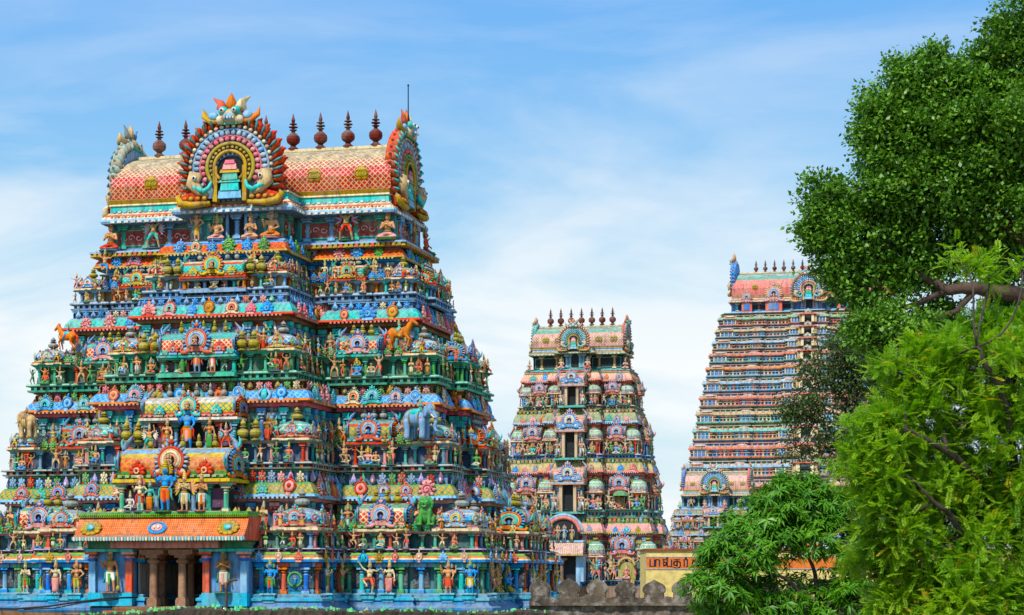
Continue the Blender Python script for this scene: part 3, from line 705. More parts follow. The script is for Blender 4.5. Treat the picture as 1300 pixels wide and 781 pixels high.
    for s in (1, -1):
        mb.ell((s*.13*R, -.13*R, z+.26*q), (.1*R, .09*R, .1*R), pc('tq'), 9, 6); mb.ell((s*.13*R, -.2*R, z+.26*q), (.055*R, .05*R, .055*R), P['white'], 7, 5); mb.ell((s*.13*R, -.245*R, z+.26*q), (.025*R, .02*R, .025*R), P['dark'], 6, 4)
        mb.ell((s*.2*R, -.1*R, z-.02*q), (.1*R, .1*R, .1*R), pc('cream'), 8, 5)
        mb.tube([(s*.22*R, 0, z+.02*q), (s*.42*R, 0, z+.03*q), (s*.56*R, 0, z+.16*q), (s*.6*R, 0, z+.4*q)], [.12*R, .15*R, .1*R, .01*R], pc(mk[0]) if s > 0 else pc(mk[1]), 8, flat=.5)
        mb.ell((s*.36*R, -.07*R, z+.12*q), (.11*R, .06*R, .09*R), pc('sky'), 8, 5)
        mb.tube([(s*.12*R, 0, z+.3*q), (s*.22*R, 0, z+.46*q), (s*.24*R, 0, z+.6*q), (s*.4*R, 0, z+.76*q)], [.1*R, .12*R, .08*R, .01*R], pc(mk[3]) if s > 0 else pc(mk[2]), 7, flat=.5)
    mb.tube([(0, 0, z+.25*q), (0, 0, z+.5*q), (0, 0, z+.68*q), (0, 0, z+.88*q)], [.1*R, .13*R, .09*R, .01*R], pc(mk[0]), 8, flat=.5)
    for i in range(5): mb.ell((-.12*R+.06*R*i, -.25*R, z+.0), (.022*R, .02*R, .03*R), P['white'], 5, 4)
    return mb.geo()
# ------------------------------------------------------------------ towers
CAM = Vector((0, 0, CAM_Z))
class Tower:
    def __init__(s, name, label, cat, loc, mat, prefix=''):
        s.root = tag(link(name, None), label, cat); s.root.location = loc; s.root.rotation_euler = (0, 0, -THETA)
        s.W = Matrix.Translation(loc) @ RZ(-THETA); s.mat = mat; s.items = {}; s.n = 0
    def part(s, name, mb, parent=None, label=None):
        g = mb.geo() if isinstance(mb, MB) else mb
        o = link(name, Geo.mesh(g, name, s.mat), parent or s.root)
        if label: o['label'] = label
        return o
    def put(s, name, g, M, subs=(), label=None, prio=0):
        W = s.W @ M; p = W.to_translation(); fr = -(W.to_3x3() @ Vector((0, 1, 0))).normalized()
        v = CAM-p; d = v.length; fac = fr.dot(v)/d
        h = g.h*W.to_scale()[0]/d*(1 if fac > .05 else .03)
        s.items.setdefault(name, []).append((h+prio, s.n, g, M, subs, label)); s.n += 1
    def finish(s, cap=96):
        for name, L in s.items.items():
            L.sort(key=lambda x: (-x[0], x[1]))
            for h, _, g, M, subs, label in L[:cap]:
                o = link(name, g.mesh(name, s.mat), s.root, M)
                if label: o['label'] = label
                for sn, sg, sm in subs: link(sn, sg.mesh(sn, s.mat), o, sm)
            rest = [(g, M) for _, _, g, M, _, _ in L[cap:]]+[(sg, M @ sm) for _, _, g, M, subs, _ in L[cap:] for sn, sg, sm in subs]
            if rest:
                o = link(name, geo_join(rest).mesh(name, s.mat), s.root); o['kind'] = 'stuff'

def along(seg, spacing, edge=.25):
    p, q, n, L = seg; k = int((L-2*edge)/spacing+.5)
    if L < 2*edge+.2: return []
    if k < 1: return [((p[0]+q[0])/2, (p[1]+q[1])/2)]
    return [(p[0]+(q[0]-p[0])*t, p[1]+(q[1]-p[1])*t) for t in [(edge+(L-2*edge)*(i+.5)/k)/L for i in range(k)]]
def seg_boxes(mb, poly, o0, o1, z0, z1, spacing, frac, cols, edge=.08):
    for sg in segs(poly):
        n = sg[2]
        if n[1] > .5: continue
        for i, (x, y) in enumerate(along(sg, spacing, edge)):
            mb.M = T(x, y, 0) @ face_rot(n); w = spacing*frac/2
            mb.box(-w, w, -o1, -o0, z0, z1, pc(cols[i % len(cols)]))
    mb.M = Matrix.Identity(4)
def vis(n): return n[1] < .5

def tier_outline(a, d, D, tr, shrink=0., side=True):
    C, p, wc = tr['C']-shrink, tr['p'], tr['wc']
    s0, s1 = tr['su']-tr['sl']/2-.1, tr['su']+tr['sl']/2+.1
    r = .32*tr['sc']
    fs = [(C, -p)]
    if s0 > C+.4: fs += [(s0, r)]
    fs += [(min(s1, a-wc-.25), 0), (a-wc, r), (a, 0)] if s1 < a-wc-.35 else [(a-wc, 0), (a, 0)]
    vm = D/2; hs = tr['sl']/2+.5*tr['sc']
    ss = [(d+wc, 0), (vm-hs, -r), (vm+hs, tr.get('ps', .5)), (D-d-wc, -r), (D-d, 0)]
    if vm-hs < d+wc+.2: ss = [(D-d, 0)]
    return outline(a, d, D, fs, ss), fs

XK = [('k', 'coral', 'pink', 'tq'), ('k', 'sky', 'slate', 'pink'), ('k', 'pink', 'cream', 'red'), ('k', 'lav', 'rose', 'sky'), ('k', 'jade', 'cream', 'coral'), ('l', 'cream', 'pink', 0), ('l', 'coral', 'mustard', 2), ('l', 'jade', 'sky', 0), ('l', 'pink', 'rose', 1), ('l', 'sky', 'tq', 2), ('l', 'flesh', 'coral', 3), ('l', 'olive', 'mustard', 0)]
def build_tier(tw, tr, D, a0, i):
    sc = tr['sc']; pal = tr['pal']; d = tr['d']; a = a0-d; rnd = random.Random(i*31+tr.get('seed', 0))
    poly, fs = tier_outline(a, d, D, tr)
    zr0, zr1, zb, zr, zk0, zk1, zn = (tr[k] for k in ('zr0', 'zr1', 'zb', 'zr', 'zk0', 'zk1', 'zn'))
    # rail: two slabs with stub posts between
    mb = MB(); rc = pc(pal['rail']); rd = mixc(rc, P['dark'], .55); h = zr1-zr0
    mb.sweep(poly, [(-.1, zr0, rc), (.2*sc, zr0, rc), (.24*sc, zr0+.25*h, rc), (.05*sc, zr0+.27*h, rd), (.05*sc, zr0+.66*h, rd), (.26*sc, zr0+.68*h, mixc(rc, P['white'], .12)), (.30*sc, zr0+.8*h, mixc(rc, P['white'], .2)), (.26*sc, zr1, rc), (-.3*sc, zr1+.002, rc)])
    seg_boxes(mb, poly, .04*sc, .2*sc, zr0+.25*h, zr0+.69*h, .42*sc, .42, pal.get('posts', [pal['rail']]))
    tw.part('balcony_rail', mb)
    # shrine storey wall
    mb = MB(); wc_ = mixc(pc(pal['wall']), P['dark'], .14); hw = zb-zr1  # wall colour darkened to paint in the shade behind the figures
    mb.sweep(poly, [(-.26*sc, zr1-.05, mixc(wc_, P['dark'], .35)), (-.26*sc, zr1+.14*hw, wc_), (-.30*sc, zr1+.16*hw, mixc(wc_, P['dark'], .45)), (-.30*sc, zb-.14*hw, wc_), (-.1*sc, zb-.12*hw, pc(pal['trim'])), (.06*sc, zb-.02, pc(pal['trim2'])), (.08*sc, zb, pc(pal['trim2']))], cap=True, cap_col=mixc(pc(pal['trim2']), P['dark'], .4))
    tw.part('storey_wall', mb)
    # neck wall and eave above
    dn = d+tr['dn']; an = a0-dn
    tn = dict(tr); tn['C'] = tr['C']-tr['dn']*.55; tn['p'] = tr['p']
    tn['su'] = tr['su']-tr['dn']*.4
    np_, nfs = tier_outline(an, dn, D, tn)
    mb = MB(); nc = mixc(pc(pal['neck']), P['dark'], .2); H_ = zk0-zb  # neck colour darkened too: recess shade put into the paint
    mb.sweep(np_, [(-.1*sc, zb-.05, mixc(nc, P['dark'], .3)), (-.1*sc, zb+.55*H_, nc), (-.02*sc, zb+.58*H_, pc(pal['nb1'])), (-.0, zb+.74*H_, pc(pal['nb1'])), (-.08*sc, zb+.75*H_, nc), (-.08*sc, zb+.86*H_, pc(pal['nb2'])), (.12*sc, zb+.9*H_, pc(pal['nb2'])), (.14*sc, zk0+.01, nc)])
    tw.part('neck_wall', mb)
    mb = MB(); K = zk1-zk0; lat, lat2 = pc(pal['lat']), pc(pal['lat2']); lip = pc(pal['lip'])
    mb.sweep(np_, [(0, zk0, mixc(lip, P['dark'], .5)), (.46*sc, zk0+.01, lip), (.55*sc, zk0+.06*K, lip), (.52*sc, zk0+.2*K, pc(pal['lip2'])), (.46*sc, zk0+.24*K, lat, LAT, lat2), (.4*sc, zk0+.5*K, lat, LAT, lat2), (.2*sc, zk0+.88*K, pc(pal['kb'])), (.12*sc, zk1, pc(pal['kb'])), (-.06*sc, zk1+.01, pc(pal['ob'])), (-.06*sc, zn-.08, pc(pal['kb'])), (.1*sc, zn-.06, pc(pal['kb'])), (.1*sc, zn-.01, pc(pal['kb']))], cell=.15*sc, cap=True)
    seg_boxes(mb, np_, .44*sc, .57*sc, zk0-.05*sc, zk0+.07*K, .24*sc, .5, [mixc(lip, P['white'], .35)])
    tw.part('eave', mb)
    lod = tr.get('lod', 0)
    # dormers and palmettes on the eave
    kl = pal['kudus']; k = 0
    for sg in segs(np_):
        if not vis(sg[2]): continue
        side = abs(sg[2][0]) > .5; sp = (1.25 if not side else .95)*sc
        for (x, y) in along(sg, sp, .3*sc):
            e = kl[k % len(kl)] if rnd.random() < .62 else rnd.choice(XK); k += 1; s_ = min(1.25*K, .9*sc)*rnd.uniform(.78, 1.16)
            g = kudu(*e[1:]) if e[0] == 'k' else leaf(*e[1:])
            tw.put('arch_ornament' if e[0] == 'k' else 'leaf_ornament', g, T(x, y, zk0+.1*K) @ face_rot(sg[2]) @ T(rnd.uniform(-.15, .15)*sc, -.5*sc, 0) @ RX(-.2) @ RY(rnd.uniform(-.09, .09)) @ SCL(s_*rnd.uniform(.88, 1.12), s_, s_*1.05))
    if lod < 2:
        k = 0; ol = pal['orn']; ho = (zn-zk1)*1.15
        for sg in segs(np_):
            if not vis(sg[2]): continue
            for (x, y) in along(sg, .5*sc, .1*sc):
                e = ol[k % len(ol)] if rnd.random() < .75 else rnd.choice([('f', 'pink', 'green'), ('f', 'cream', 'olive'), ('f', 'sky', 'slate'), ('d', 'jade', 'cream'), ('f', 'coral', 'jade')]); k += 1
                g = {'f': flower, 'd': drop, 'l': leaf}[e[0]](*e[1:])
                tw.put({'f': 'flower_ornament', 'd': 'drop_ornament', 'l': 'leaf_crest'}[e[0]], g, T(x, y, zk1-.02) @ face_rot(sg[2]) @ T(0, -.12*sc, 0) @ SCL(min(.48*sc, ho), .4*sc, ho*rnd.uniform(.9, 1.1)))
    # pilasters and figures on the shrine storey
    hf = hw*.98; k = 0; pls = pal['pil']
    for sg in segs(poly):
        if not vis(sg[2]): continue
        pts = along(sg, .43*sc if lod == 0 else .6*sc, .12*sc)
        for j, (x, y) in enumerate(pts):
            M0 = T(x, y, zr1) @ face_rot(sg[2]); k += 1
            if j % 2 == 0 or len(pts) < 2: tw.put('pilaster', pillar(*pls[(k//2) % len(pls)], 1.0, .12), M0 @ T(0, .2*sc, 0) @ SCL(sc*.75, sc*.75, hw*.93))
            elif lod < 2 and rnd.random() < .93:
                pose = rnd.choice(['pray', 'bless', 'four', 'lady', 'dance', 'lunge', 'lotus', 'flute', 'atlas', 'lalita', 'guard', 'squat', 'lotus_four', 'pray'])
                s_ = hf/1.24*(1.25 if pose in SEATED else 1)*rnd.uniform(.9, 1.05)
                nm = 'seated_figure' if pose in SEATED else 'dancing_figure' if pose in ACTIVE else 'standing_figure'
                tw.put(nm, figure(pose, rnd.randrange(5), ped=pal.get('ped')), M0 @ RZ(rnd.uniform(-.25, .25)) @ T(0, -.2*sc, .02) @ SCL(s_))
    # neck pilasters and larger statues standing in the gaps between the shrine roofs
    hn = (zk0-zb)
    for sg in segs(np_):
        if not vis(sg[2]): continue
        pts = along(sg, .62*sc, .15*sc)
        for j, (x, y) in enumerate(pts):
            M0 = T(x, y, zb) @ face_rot(sg[2])
            if j % 2 == 0: tw.put('neck_pilaster', pillar(*pal['npil'][j//2 % len(pal['npil'])], 1.0, .12), M0 @ T(0, .02, 0) @ SCL(sc*.95, sc*.9, hn*.86))
            elif lod < 2:
                pose = rnd.choice(['bless', 'lady', 'dance', 'four', 'winged', 'lunge', 'guard', 'pray']); s_ = min(hn*.86, 1.5*sc)/1.2*rnd.uniform(.85, 1.0)
                nm = 'dancing_figure' if pose in ACTIVE else 'standing_figure'
                tw.put(nm, figure(pose, 5+rnd.randrange(4)), M0 @ RZ(rnd.uniform(-.3, .3)) @ T(0, -.35*sc, 0) @ SCL(s_))
    # shrine roofs
    w, hr = tr['kw'], zr-zb
    def put_kuta(x, y, rz, hh=None, ww=None, kc=0):
        hh = hh or hr*.78; ww = ww or w
        g = kuta(round(ww, 3), round(hh, 3), *pal['kuta'], kc, detail=1)
        tw.put('corner_shrine', g, T(x, y, zb+.09*ww) @ RZ(rz), [('pot_finial', pot(*pal['kpot']), T(0, 0, hh*.76) @ SCL(ww*.46, ww*.46, ww*.42))])
    def put_sala(M, L, dd, hh, kc, npot, potc, ks=.62, name='barrel_shrine'):
        g = sala(round(L, 3), round(dd, 3), round(hh, 3), *pal['sala'], kc, ks, tuple(pal['crest']), tuple(pal['gab']))
        subs = [('pot_finial', pot(*potc), T((q-(npot-1)/2)*min(dd*.3, L*.7/npot), 0, hh*.97) @ SCL(dd*.33, dd*.33, hh*.62)) for q in range(npot)]
        tw.put(name, g, M, subs)
    kcs = pal['kc']
    for s in (1, -1):
        put_kuta(s*(a-w/2+.02), d+w/2-.05, 0, kc=kcs[0]); put_kuta(s*(tr['C']-w/2+.05), d-tr['p']+w/2-.05, 0, kc=kcs[1])
        put_kuta(s*(a-w/2+.02), D-d-w/2+.05, s*PI/2, kc=kcs[0])
        put_sala(T(s*tr['su'], d+.1+tr['sd']/2-.1, zb+.1*tr['sd']), tr['sl']*.84, tr['sd'], hr*.85, kcs[2], 3, pal['spot'])
        n = s; hs = tr['sl']*.9
        put_sala(T(s*(a+tr.get('ps', .5)-tr['sd']/2), D/2, zb+.1*tr['sd']) @ RZ(s*PI/2), hs, tr['sd'], hr*.85, kcs[3], 3, pal['spot'])
        if D/2-d > 5.5*sc*1.0:
            for t in (-1, 1):
                put_kuta(s*(a-.32*sc-w*.4), D/2+t*(D/2-d-w*1.7), s*PI/2, hr*.7, w*.8, kcs[1])
        if lod < 2:   # a deity seated under the dormer, supporters stepping out on both sides
            hs_ = hw*1.12; X0_ = s*tr['su']
            tw.put('seated_figure', figure('lotus_four', rnd.randrange(4), skin=rnd.choice(['blue', 'tq', 'pink', 'flesh']), halo='mustard'), T(X0_, d-.2*sc, zr1+.03) @ SCL(hs_*.95))
            for t in (-1, 1):
                tw.put('dancing_figure', figure(rnd.choice(['lunge', 'dance', 'atlas']), 60+rnd.randrange(3), skin='flesh' if lod == 0 else 'sand', cloth='sand' if t < 0 else 'coral'), T(X0_+t*tr['sl']*.46, d-.22*sc, zr1+.02) @ RZ(-t*.4) @ SCL(hs_/1.12))
            tw.put('seated_figure', figure('lotus', 63+rnd.randrange(3), skin=rnd.choice(['blue', 'flesh', 'coral'])), T(s*(a-w/2), d-.2*sc, zr1+.02) @ SCL(hs_*.85))
            tw.put('seated_figure', figure('lalita', 63+rnd.randrange(3), skin=rnd.choice(['flesh', 'coral', 'sand'])), T(s*(tr['C']-w/2), d-tr['p']-.2*sc, zr1+.02) @ SCL(hs_*.85))
            for uu, vv in ((tr['su']-tr['sl']*.62, d+.35), (tr['su']+tr['sl']*.62, d+.35), (tr['C']-w*1.25, d-tr['p']+.5)):
                tw.put('standing_figure', figure(rnd.choice(['bless', 'four', 'winged', 'pray', 'lady']), 66+rnd.randrange(4), skin=rnd.choice(['flesh', 'sand', 'flesh2', 'slate', 'cream'])), T(s*uu, vv, zb+.02) @ RZ(rnd.uniform(-.3, .3)) @ SCL(min(1.5*sc, (zk0-zb)*.98)/1.2))
        # free statues and leaf crests between the roofs
        for uu in ((tr['C']+tr['su']-tr['sl']/2)/2, (tr['su']+tr['sl']/2+a-w)/2):
            tw.put('leaf_ornament', leaf(*pal['gapleaf'], rnd.choice([0, 1])), T(s*uu-.28*sc, d+.1, zb) @ SCL(.6*sc))
            tw.put('leaf_ornament', leaf(*pal['gapleaf'], rnd.choice([0, 1])), T(s*uu+.28*sc, d+.1, zb) @ SCL(.6*sc))
    # crowd standing between and before the shrine roofs, on both faces
    if lod == 0:
        for sg in segs(poly):
            if not vis(sg[2]): continue
            for (x, y) in along(sg, 1.05*sc, .2):
                if sg[2][1] < -.5 and tr.get('ctr') and abs(x) < tr['ctr']['L']/2+.3: continue
                if rnd.random() < .82:
                    pose = rnd.choice(['bless', 'four', 'winged', 'pray', 'lady', 'dance', 'lunge', 'atlas', 'lalita', 'lotus', 'flute']); hh = rnd.uniform(.8, 1.25)*sc
                    nm = 'seated_figure' if pose in SEATED else 'dancing_figure' if pose in ACTIVE else 'standing_figure'
                    tw.put(nm, figure(pose, 70+rnd.randrange(5), skin=rnd.choice(['flesh', 'sand', 'flesh2', 'cream', 'flesh', 'sky', 'pink', 'coral', 'tq'])), T(x, y, zb+.02) @ face_rot(sg[2]) @ RZ(rnd.uniform(-.5, .5)) @ T(rnd.uniform(-.2, .2), rnd.uniform(-.12, .02), 0) @ SCL(hh/1.2))
    # central niche with its long barrel roof
    c = tr.get('ctr')
    if c:
        v0 = d-tr['p']; I = c['L']/2; nz0, nz1, ntop = c['z0'], c['z1'], c['z2']; dd = c['dd']
        mb = MB(); t1, t2 = pc(pal['trim']), pc(pal['trim2'])
        mb.box(-I-.1, I+.1, v0-c['out'], v0+.3, nz0-.22*sc, nz0, t2); mb.box(-I+.05, I-.05, v0-c['out']+.08, v0+.3, zr1, nz0-.22*sc, mixc(t1, P['dark'], .2))
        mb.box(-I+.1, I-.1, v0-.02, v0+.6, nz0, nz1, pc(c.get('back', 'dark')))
        for s in (1, -1):
            for q in (.96, .62, .34): mb.merge(pillar(*pls[int(q*10) % len(pls)], 1.0, .12), T(s*I*q, v0-(.3 if q > .9 else .12)*sc, nz0) @ SCL(sc, sc, nz1-nz0))
            mb.box(s*I*.79-.14*I, s*I*.79+.14*I, v0-.05, v0+.1, nz0+.15*(nz1-nz0), nz0+.8*(nz1-nz0), mixc(pc('plum'), P['dark'], .5))
        mb.box(-I-.05, I+.05, v0-.5*sc, v0+.62, nz1-.1*sc, nz1+.03*sc, t1)
        tw.part('shrine_niche', mb)
        cs = pal.get('csala', pal['sala'])
        g = sala(round(c['L'], 3), round(dd, 3), round(ntop-nz1, 3), *cs, kcs[4], c.get('ks', .8)*.78, tuple(pal['crest']), tuple(pal['gab']))
        tw.put('barrel_shrine', g, T(0, v0-.55*sc+dd/2, nz1+.1*dd), [('pot_finial', pot(*pal['spot']), T((q-2)*c['L']*.15, dd*.1, (ntop-nz1)*.96) @ SCL(.42*sc, .42*sc, .8*sc)) for q in range(5)])
        S_ = (ntop-nz1)*1.18*c.get('ks', .8)*.78/.62
        tw.put('dormer_figure', figure('lotus', 3+i, skin=rnd.choice(['flesh', 'blue', 'sand']), cloth='orange'), T(0, v0-.55*sc-.05*dd-.14*S_, nz1+.08*dd+.30*S_) @ SCL(.34*S_/.86))
        for pose, u, hh, kw in c['figs']:
            tw.put('deity_statue' if hh > 1.2*sc else 'attendant_statue', figure(pose, kw.pop('i', 3), True, **kw), T(u*1.05, v0-c['out']+.25*sc, nz0+.03) @ SCL(hh*1.14/1.2), prio=1)
        if lod == 0:
            for s in (1, -1):
                for q in range(2): tw.put('ledge_pot', pot('olive'), T(s*(I+.35*sc+.7*sc*q), v0-.25, zb) @ SCL(.85*sc, .85*sc, 1.15*sc))
    return poly, np_

def build_roof(tw, r, D, a0):
    """ledge with seated figures, open storey, eave, barrel roof with finials, great gables"""
    sc = r['sc']; pal = r['pal']; d = r['d']; a = a0-d; vm = D/2; b = vm-d; z0, z1, z2, zR = r['zl'], r['ze'], r['zbar'], r['ridge']; p, C = r['p'], r['C']; lod = r.get('lod', 0)
    poly = outline(a, d, D, [(C, -p), (a, 0)], [(D-d, 0)])
    w_in = .75*sc
    wall = outline(a-w_in, d+w_in, D, [(C-.35*sc, -p), (a-w_in, 0)], [(D-d-w_in, 0)])
    mb = MB(); wc_ = pc(pal['wall'])
    mb.sweep(poly, [(-.3, z0-.3*sc, pc(pal['ledge2'])), (.1*sc, z0-.28*sc, pc(pal['ledge2'])), (.05*sc, z0-.12*sc, pc(pal['ledge'])), (.14*sc, z0-.1*sc, pc(pal['ledge'])), (.1*sc, z0, pc(pal['ledge']))], cap=True)
    if lod == 0: seg_boxes(mb, poly, .02, .16, z0-.28*sc, z0-.1*sc, .3*sc, .6, ['mustard', 'olive', 'coral'])
    tw.part('roof_ledge', mb)
    mb = MB(); mb.sweep(wall, [(0, z0-.02, pc(pal['ledge'])), (.12*sc, z0+.0, pc(pal['ledge'])), (.12*sc, z0+.22*sc, pc('navy')), (0, z0+.24*sc, wc_), (0, z1, wc_)])
    # carved frieze panels and the central door
    for sg in segs(wall):
        if not vis(sg[2]) or sg[3] < 1.5*sc: continue
        mb.M = T((sg[0][0]+sg[1][0])/2, (sg[0][1]+sg[1][1])/2, 0) @ face_rot(sg[2]); L = sg[3]
        if abs(sg[0][0]+sg[1][0]) < .1 and sg[2][1] < -.5:
            mb.box(-.5*sc, .5*sc, -.03, .02, z0+.02, z1, P['dark'])
            for s in (1, -1): mb.box(s*.52*sc-.08*sc, s*.52*sc+.08*sc, -.14*sc, .02, z0+.24*sc, z1, pc('slate')); mb.merge(pillar('sky', 'slate', 1., .12), T(s*.95*sc, -.05, z0+.24*sc) @ SCL(sc*1.1, sc, z1-z0-.24*sc))
        else:
            zz0, zz1 = z0+.42*sc, z1-.3*sc; mb.box(-L*.42, L*.42, -.05*sc, .02, zz0, zz1, pc('maroon') if lod == 0 else P['dark']); mb.box(-L*.44, L*.44, -.04*sc, .02, zz0-.06, zz1+.06, pc('teal'))
            if lod == 0:
                n = int(L/.55)
                for q in range(n):
                    x = -L*.4+L*.8*(q+.5)/n; s_ = 1 if q % 2 else -1; zc = (zz0+zz1)/2
                    mb.tube([(x+.22*(1-t/9)*math.cos(t*.8), -.07, zc+s_*.2*(1-t/9)*math.sin(t*.8)) for t in range(9)], .045, pc('pink') if q % 3 else pc('sand'), 5)
    mb.M = Matrix.Identity(4)
    tw.part('open_storey', mb)
    for sg in segs(wall):
        if not vis(sg[2]): continue
        for (x, y) in along(sg, 1.5*sc, .1): tw.put('roof_pillar', pillar(*pal['npil'][int(abs(x*7)) % len(pal['npil'])], 1., .12), T(x, y, z0+.22*sc) @ face_rot(sg[2]) @ SCL(1.2*sc, 1.1*sc, z1-z0-.2*sc))
    # roof: eave with bands of dots, barrel above
    roof = MB(); e = pal['eave']; E_ = z2-z1; ae = r['Lh']-.1; ev = outline(ae, d+.35*sc, D, [(C+.1, -p), (ae, 0)], [(D-d-.35*sc, 0)])
    roof.sweep(ev, [(-.5*sc, z1-.02, mixc(pc(e[0]), P['dark'], .5)), (.42*sc, z1, pc(e[0])), (.46*sc, z1+.12*E_, pc(e[1])), (.42*sc, z1+.22*E_, pc(e[2])), (.30*sc, z1+.36*E_, pc(e[3])), (.2*sc, z1+.46*E_, pc(e[2])), (.06*sc, z1+.58*E_, pc(e[4])), (.02*sc, z1+.9*E_, pc(e[2])), (.1*sc, z1+.92*E_, pc(e[2])), (.08*sc, z2, pc(e[2])), (-.3*sc, z2+.02, pc(e[2]))], cap=True, cap_col=pc(e[2]))
    if lod < 2:
        seg_boxes(roof, ev, .3*sc, .52*sc, z1+.02, z1+.13*E_, .40*sc, .62, ['white']); seg_boxes(roof, ev, .22*sc, .40*sc, z1+.3*E_, z1+.36*E_, .2*sc, .5, ['coral', 'cream']); seg_boxes(roof, ev, .02*sc, .12*sc, z1+.58*E_, z1+.66*E_, .3*sc, .6, ['sky', 'white'])
    Lb = r['Lh']*2; db = (b-.45*sc)*2; hb = zR-z2
    bands = [(pc(x[0]), LAT if len(x) > 1 else 1., pc(x[1]) if len(x) > 1 else None) for x in pal['bar']]
    roof.M = T(0, vm, z2)
    barrel(roof, Lb, db, hb, bands, .15*sc*r.get('cellk', 1)); 
    roof.box(-Lb/2, Lb/2, -.22*sc, .22*sc, hb-.04*sc, hb+.12*sc, pc('cream'))
    if lod < 2:   # gilt scroll medallions on the tiles
        for uu in (-.7, -.42, .47, .8):
            for q in range(3): roof.ell((uu*Lb/2+.17*sc*(q-1), -db*.5*1.01, hb*.36+.1*sc*(q == 1)), (.26*sc, .09*sc, .34*sc), pc('mustard'), 8, 5); roof.arc(uu*Lb/2+.17*sc*(q-1), hb*.36+.05*sc, .17*sc, .035*sc, pc('olive'), 0, 360, -db*.5*1.01-.08*sc, 10, 4)
    # cross barrel behind the central dormer
    roof.M = T(0, d-p+.55*sc+(b+p-.5*sc)/2, z2) @ RZ(PI/2); barrel(roof, b+p-.5*sc, r['R']*1.5, r['cz']-z2+r['R']*.82, bands, .15*sc, True)
    roof.M = Matrix.Identity(4)
    ro = tw.part('roof', roof)
    g = roof_finial().mesh('finial', tw.mat); n = r['nf']
    for q in range(n):
        f = link('finial', g, ro, T((q-(n-1)/2)*r['fs'], vm, zR+.1*sc) @ SCL(r['fh']*.52, r['fh']*.52, r['fh']))
    bn = pal['nasi']; R = r['R']
    o = link('front_gable', big_nasi(R, *bn).mesh('front_gable', tw.mat), ro, T(0, d-p-.1*sc, r['cz']-.06*R) @ SCL(1.05, 1., 1.))
    gn = pal['gable']
    for s in (1, -1):
        gg = big_nasi(r['GR'], *gn[0 if s > 0 else 1])
        link('end_gable', gg.mesh('end_gable', tw.mat), ro, T(s*(r['Lh']+.05), vm, r['gz']) @ RZ(s*PI/2))
    if r.get('rod'):
        m2 = MB(); m2.tube([(r['Lh']+.25, vm-.3, r['gz']+1.2*r['GR']), (r['Lh']+.25, vm-.3, r['rod'])], .035, P['dark'], 6); m2.ell((r['Lh']+.25, vm-.3, r['rod']), .06, P['dark'], 6, 4); link('lightning_rod', m2.geo().mesh('lightning_rod', tw.mat), ro)
    # figures along the ledge
    for pose, u, face, hh, kw in r['figs']:
        if face == 'f': M = T(u, d-(p if abs(u) < C else 0)+.1*sc+.15, z0+.02)
        else: M = T(a-.35*sc, u, z0+.02) @ RZ(PI/2)
        k2 = dict(kw); tw.put('seated_figure' if pose in SEATED else 'winged_figure', figure(pose, k2.pop('i', 1), lod == 0, **k2), M @ T(0, 0, hh*.05) @ SCL(hh/(.86 if pose in SEATED else 1.2)), prio=1)
    # leaf and rosette row under the ledge
    ll = pal.get('lrow'); k = 0; hL = r.get('lrow_h', .8)*sc
    for sg in segs(poly) if ll else []:
        if not vis(sg[2]): continue
        for (x, y) in along(sg, (.62 if abs(sg[2][0]) < .5 else .62)*sc, .1*sc):
            e_ = ll[k % len(ll)]; k += 1; tw.put('leaf_ornament', leaf(*e_), T(x, y, z0-hL*.92) @ face_rot(sg[2]) @ T(0, -.3*sc, 0) @ RX(-.12) @ SCL(.62*sc, .6*sc, hL))
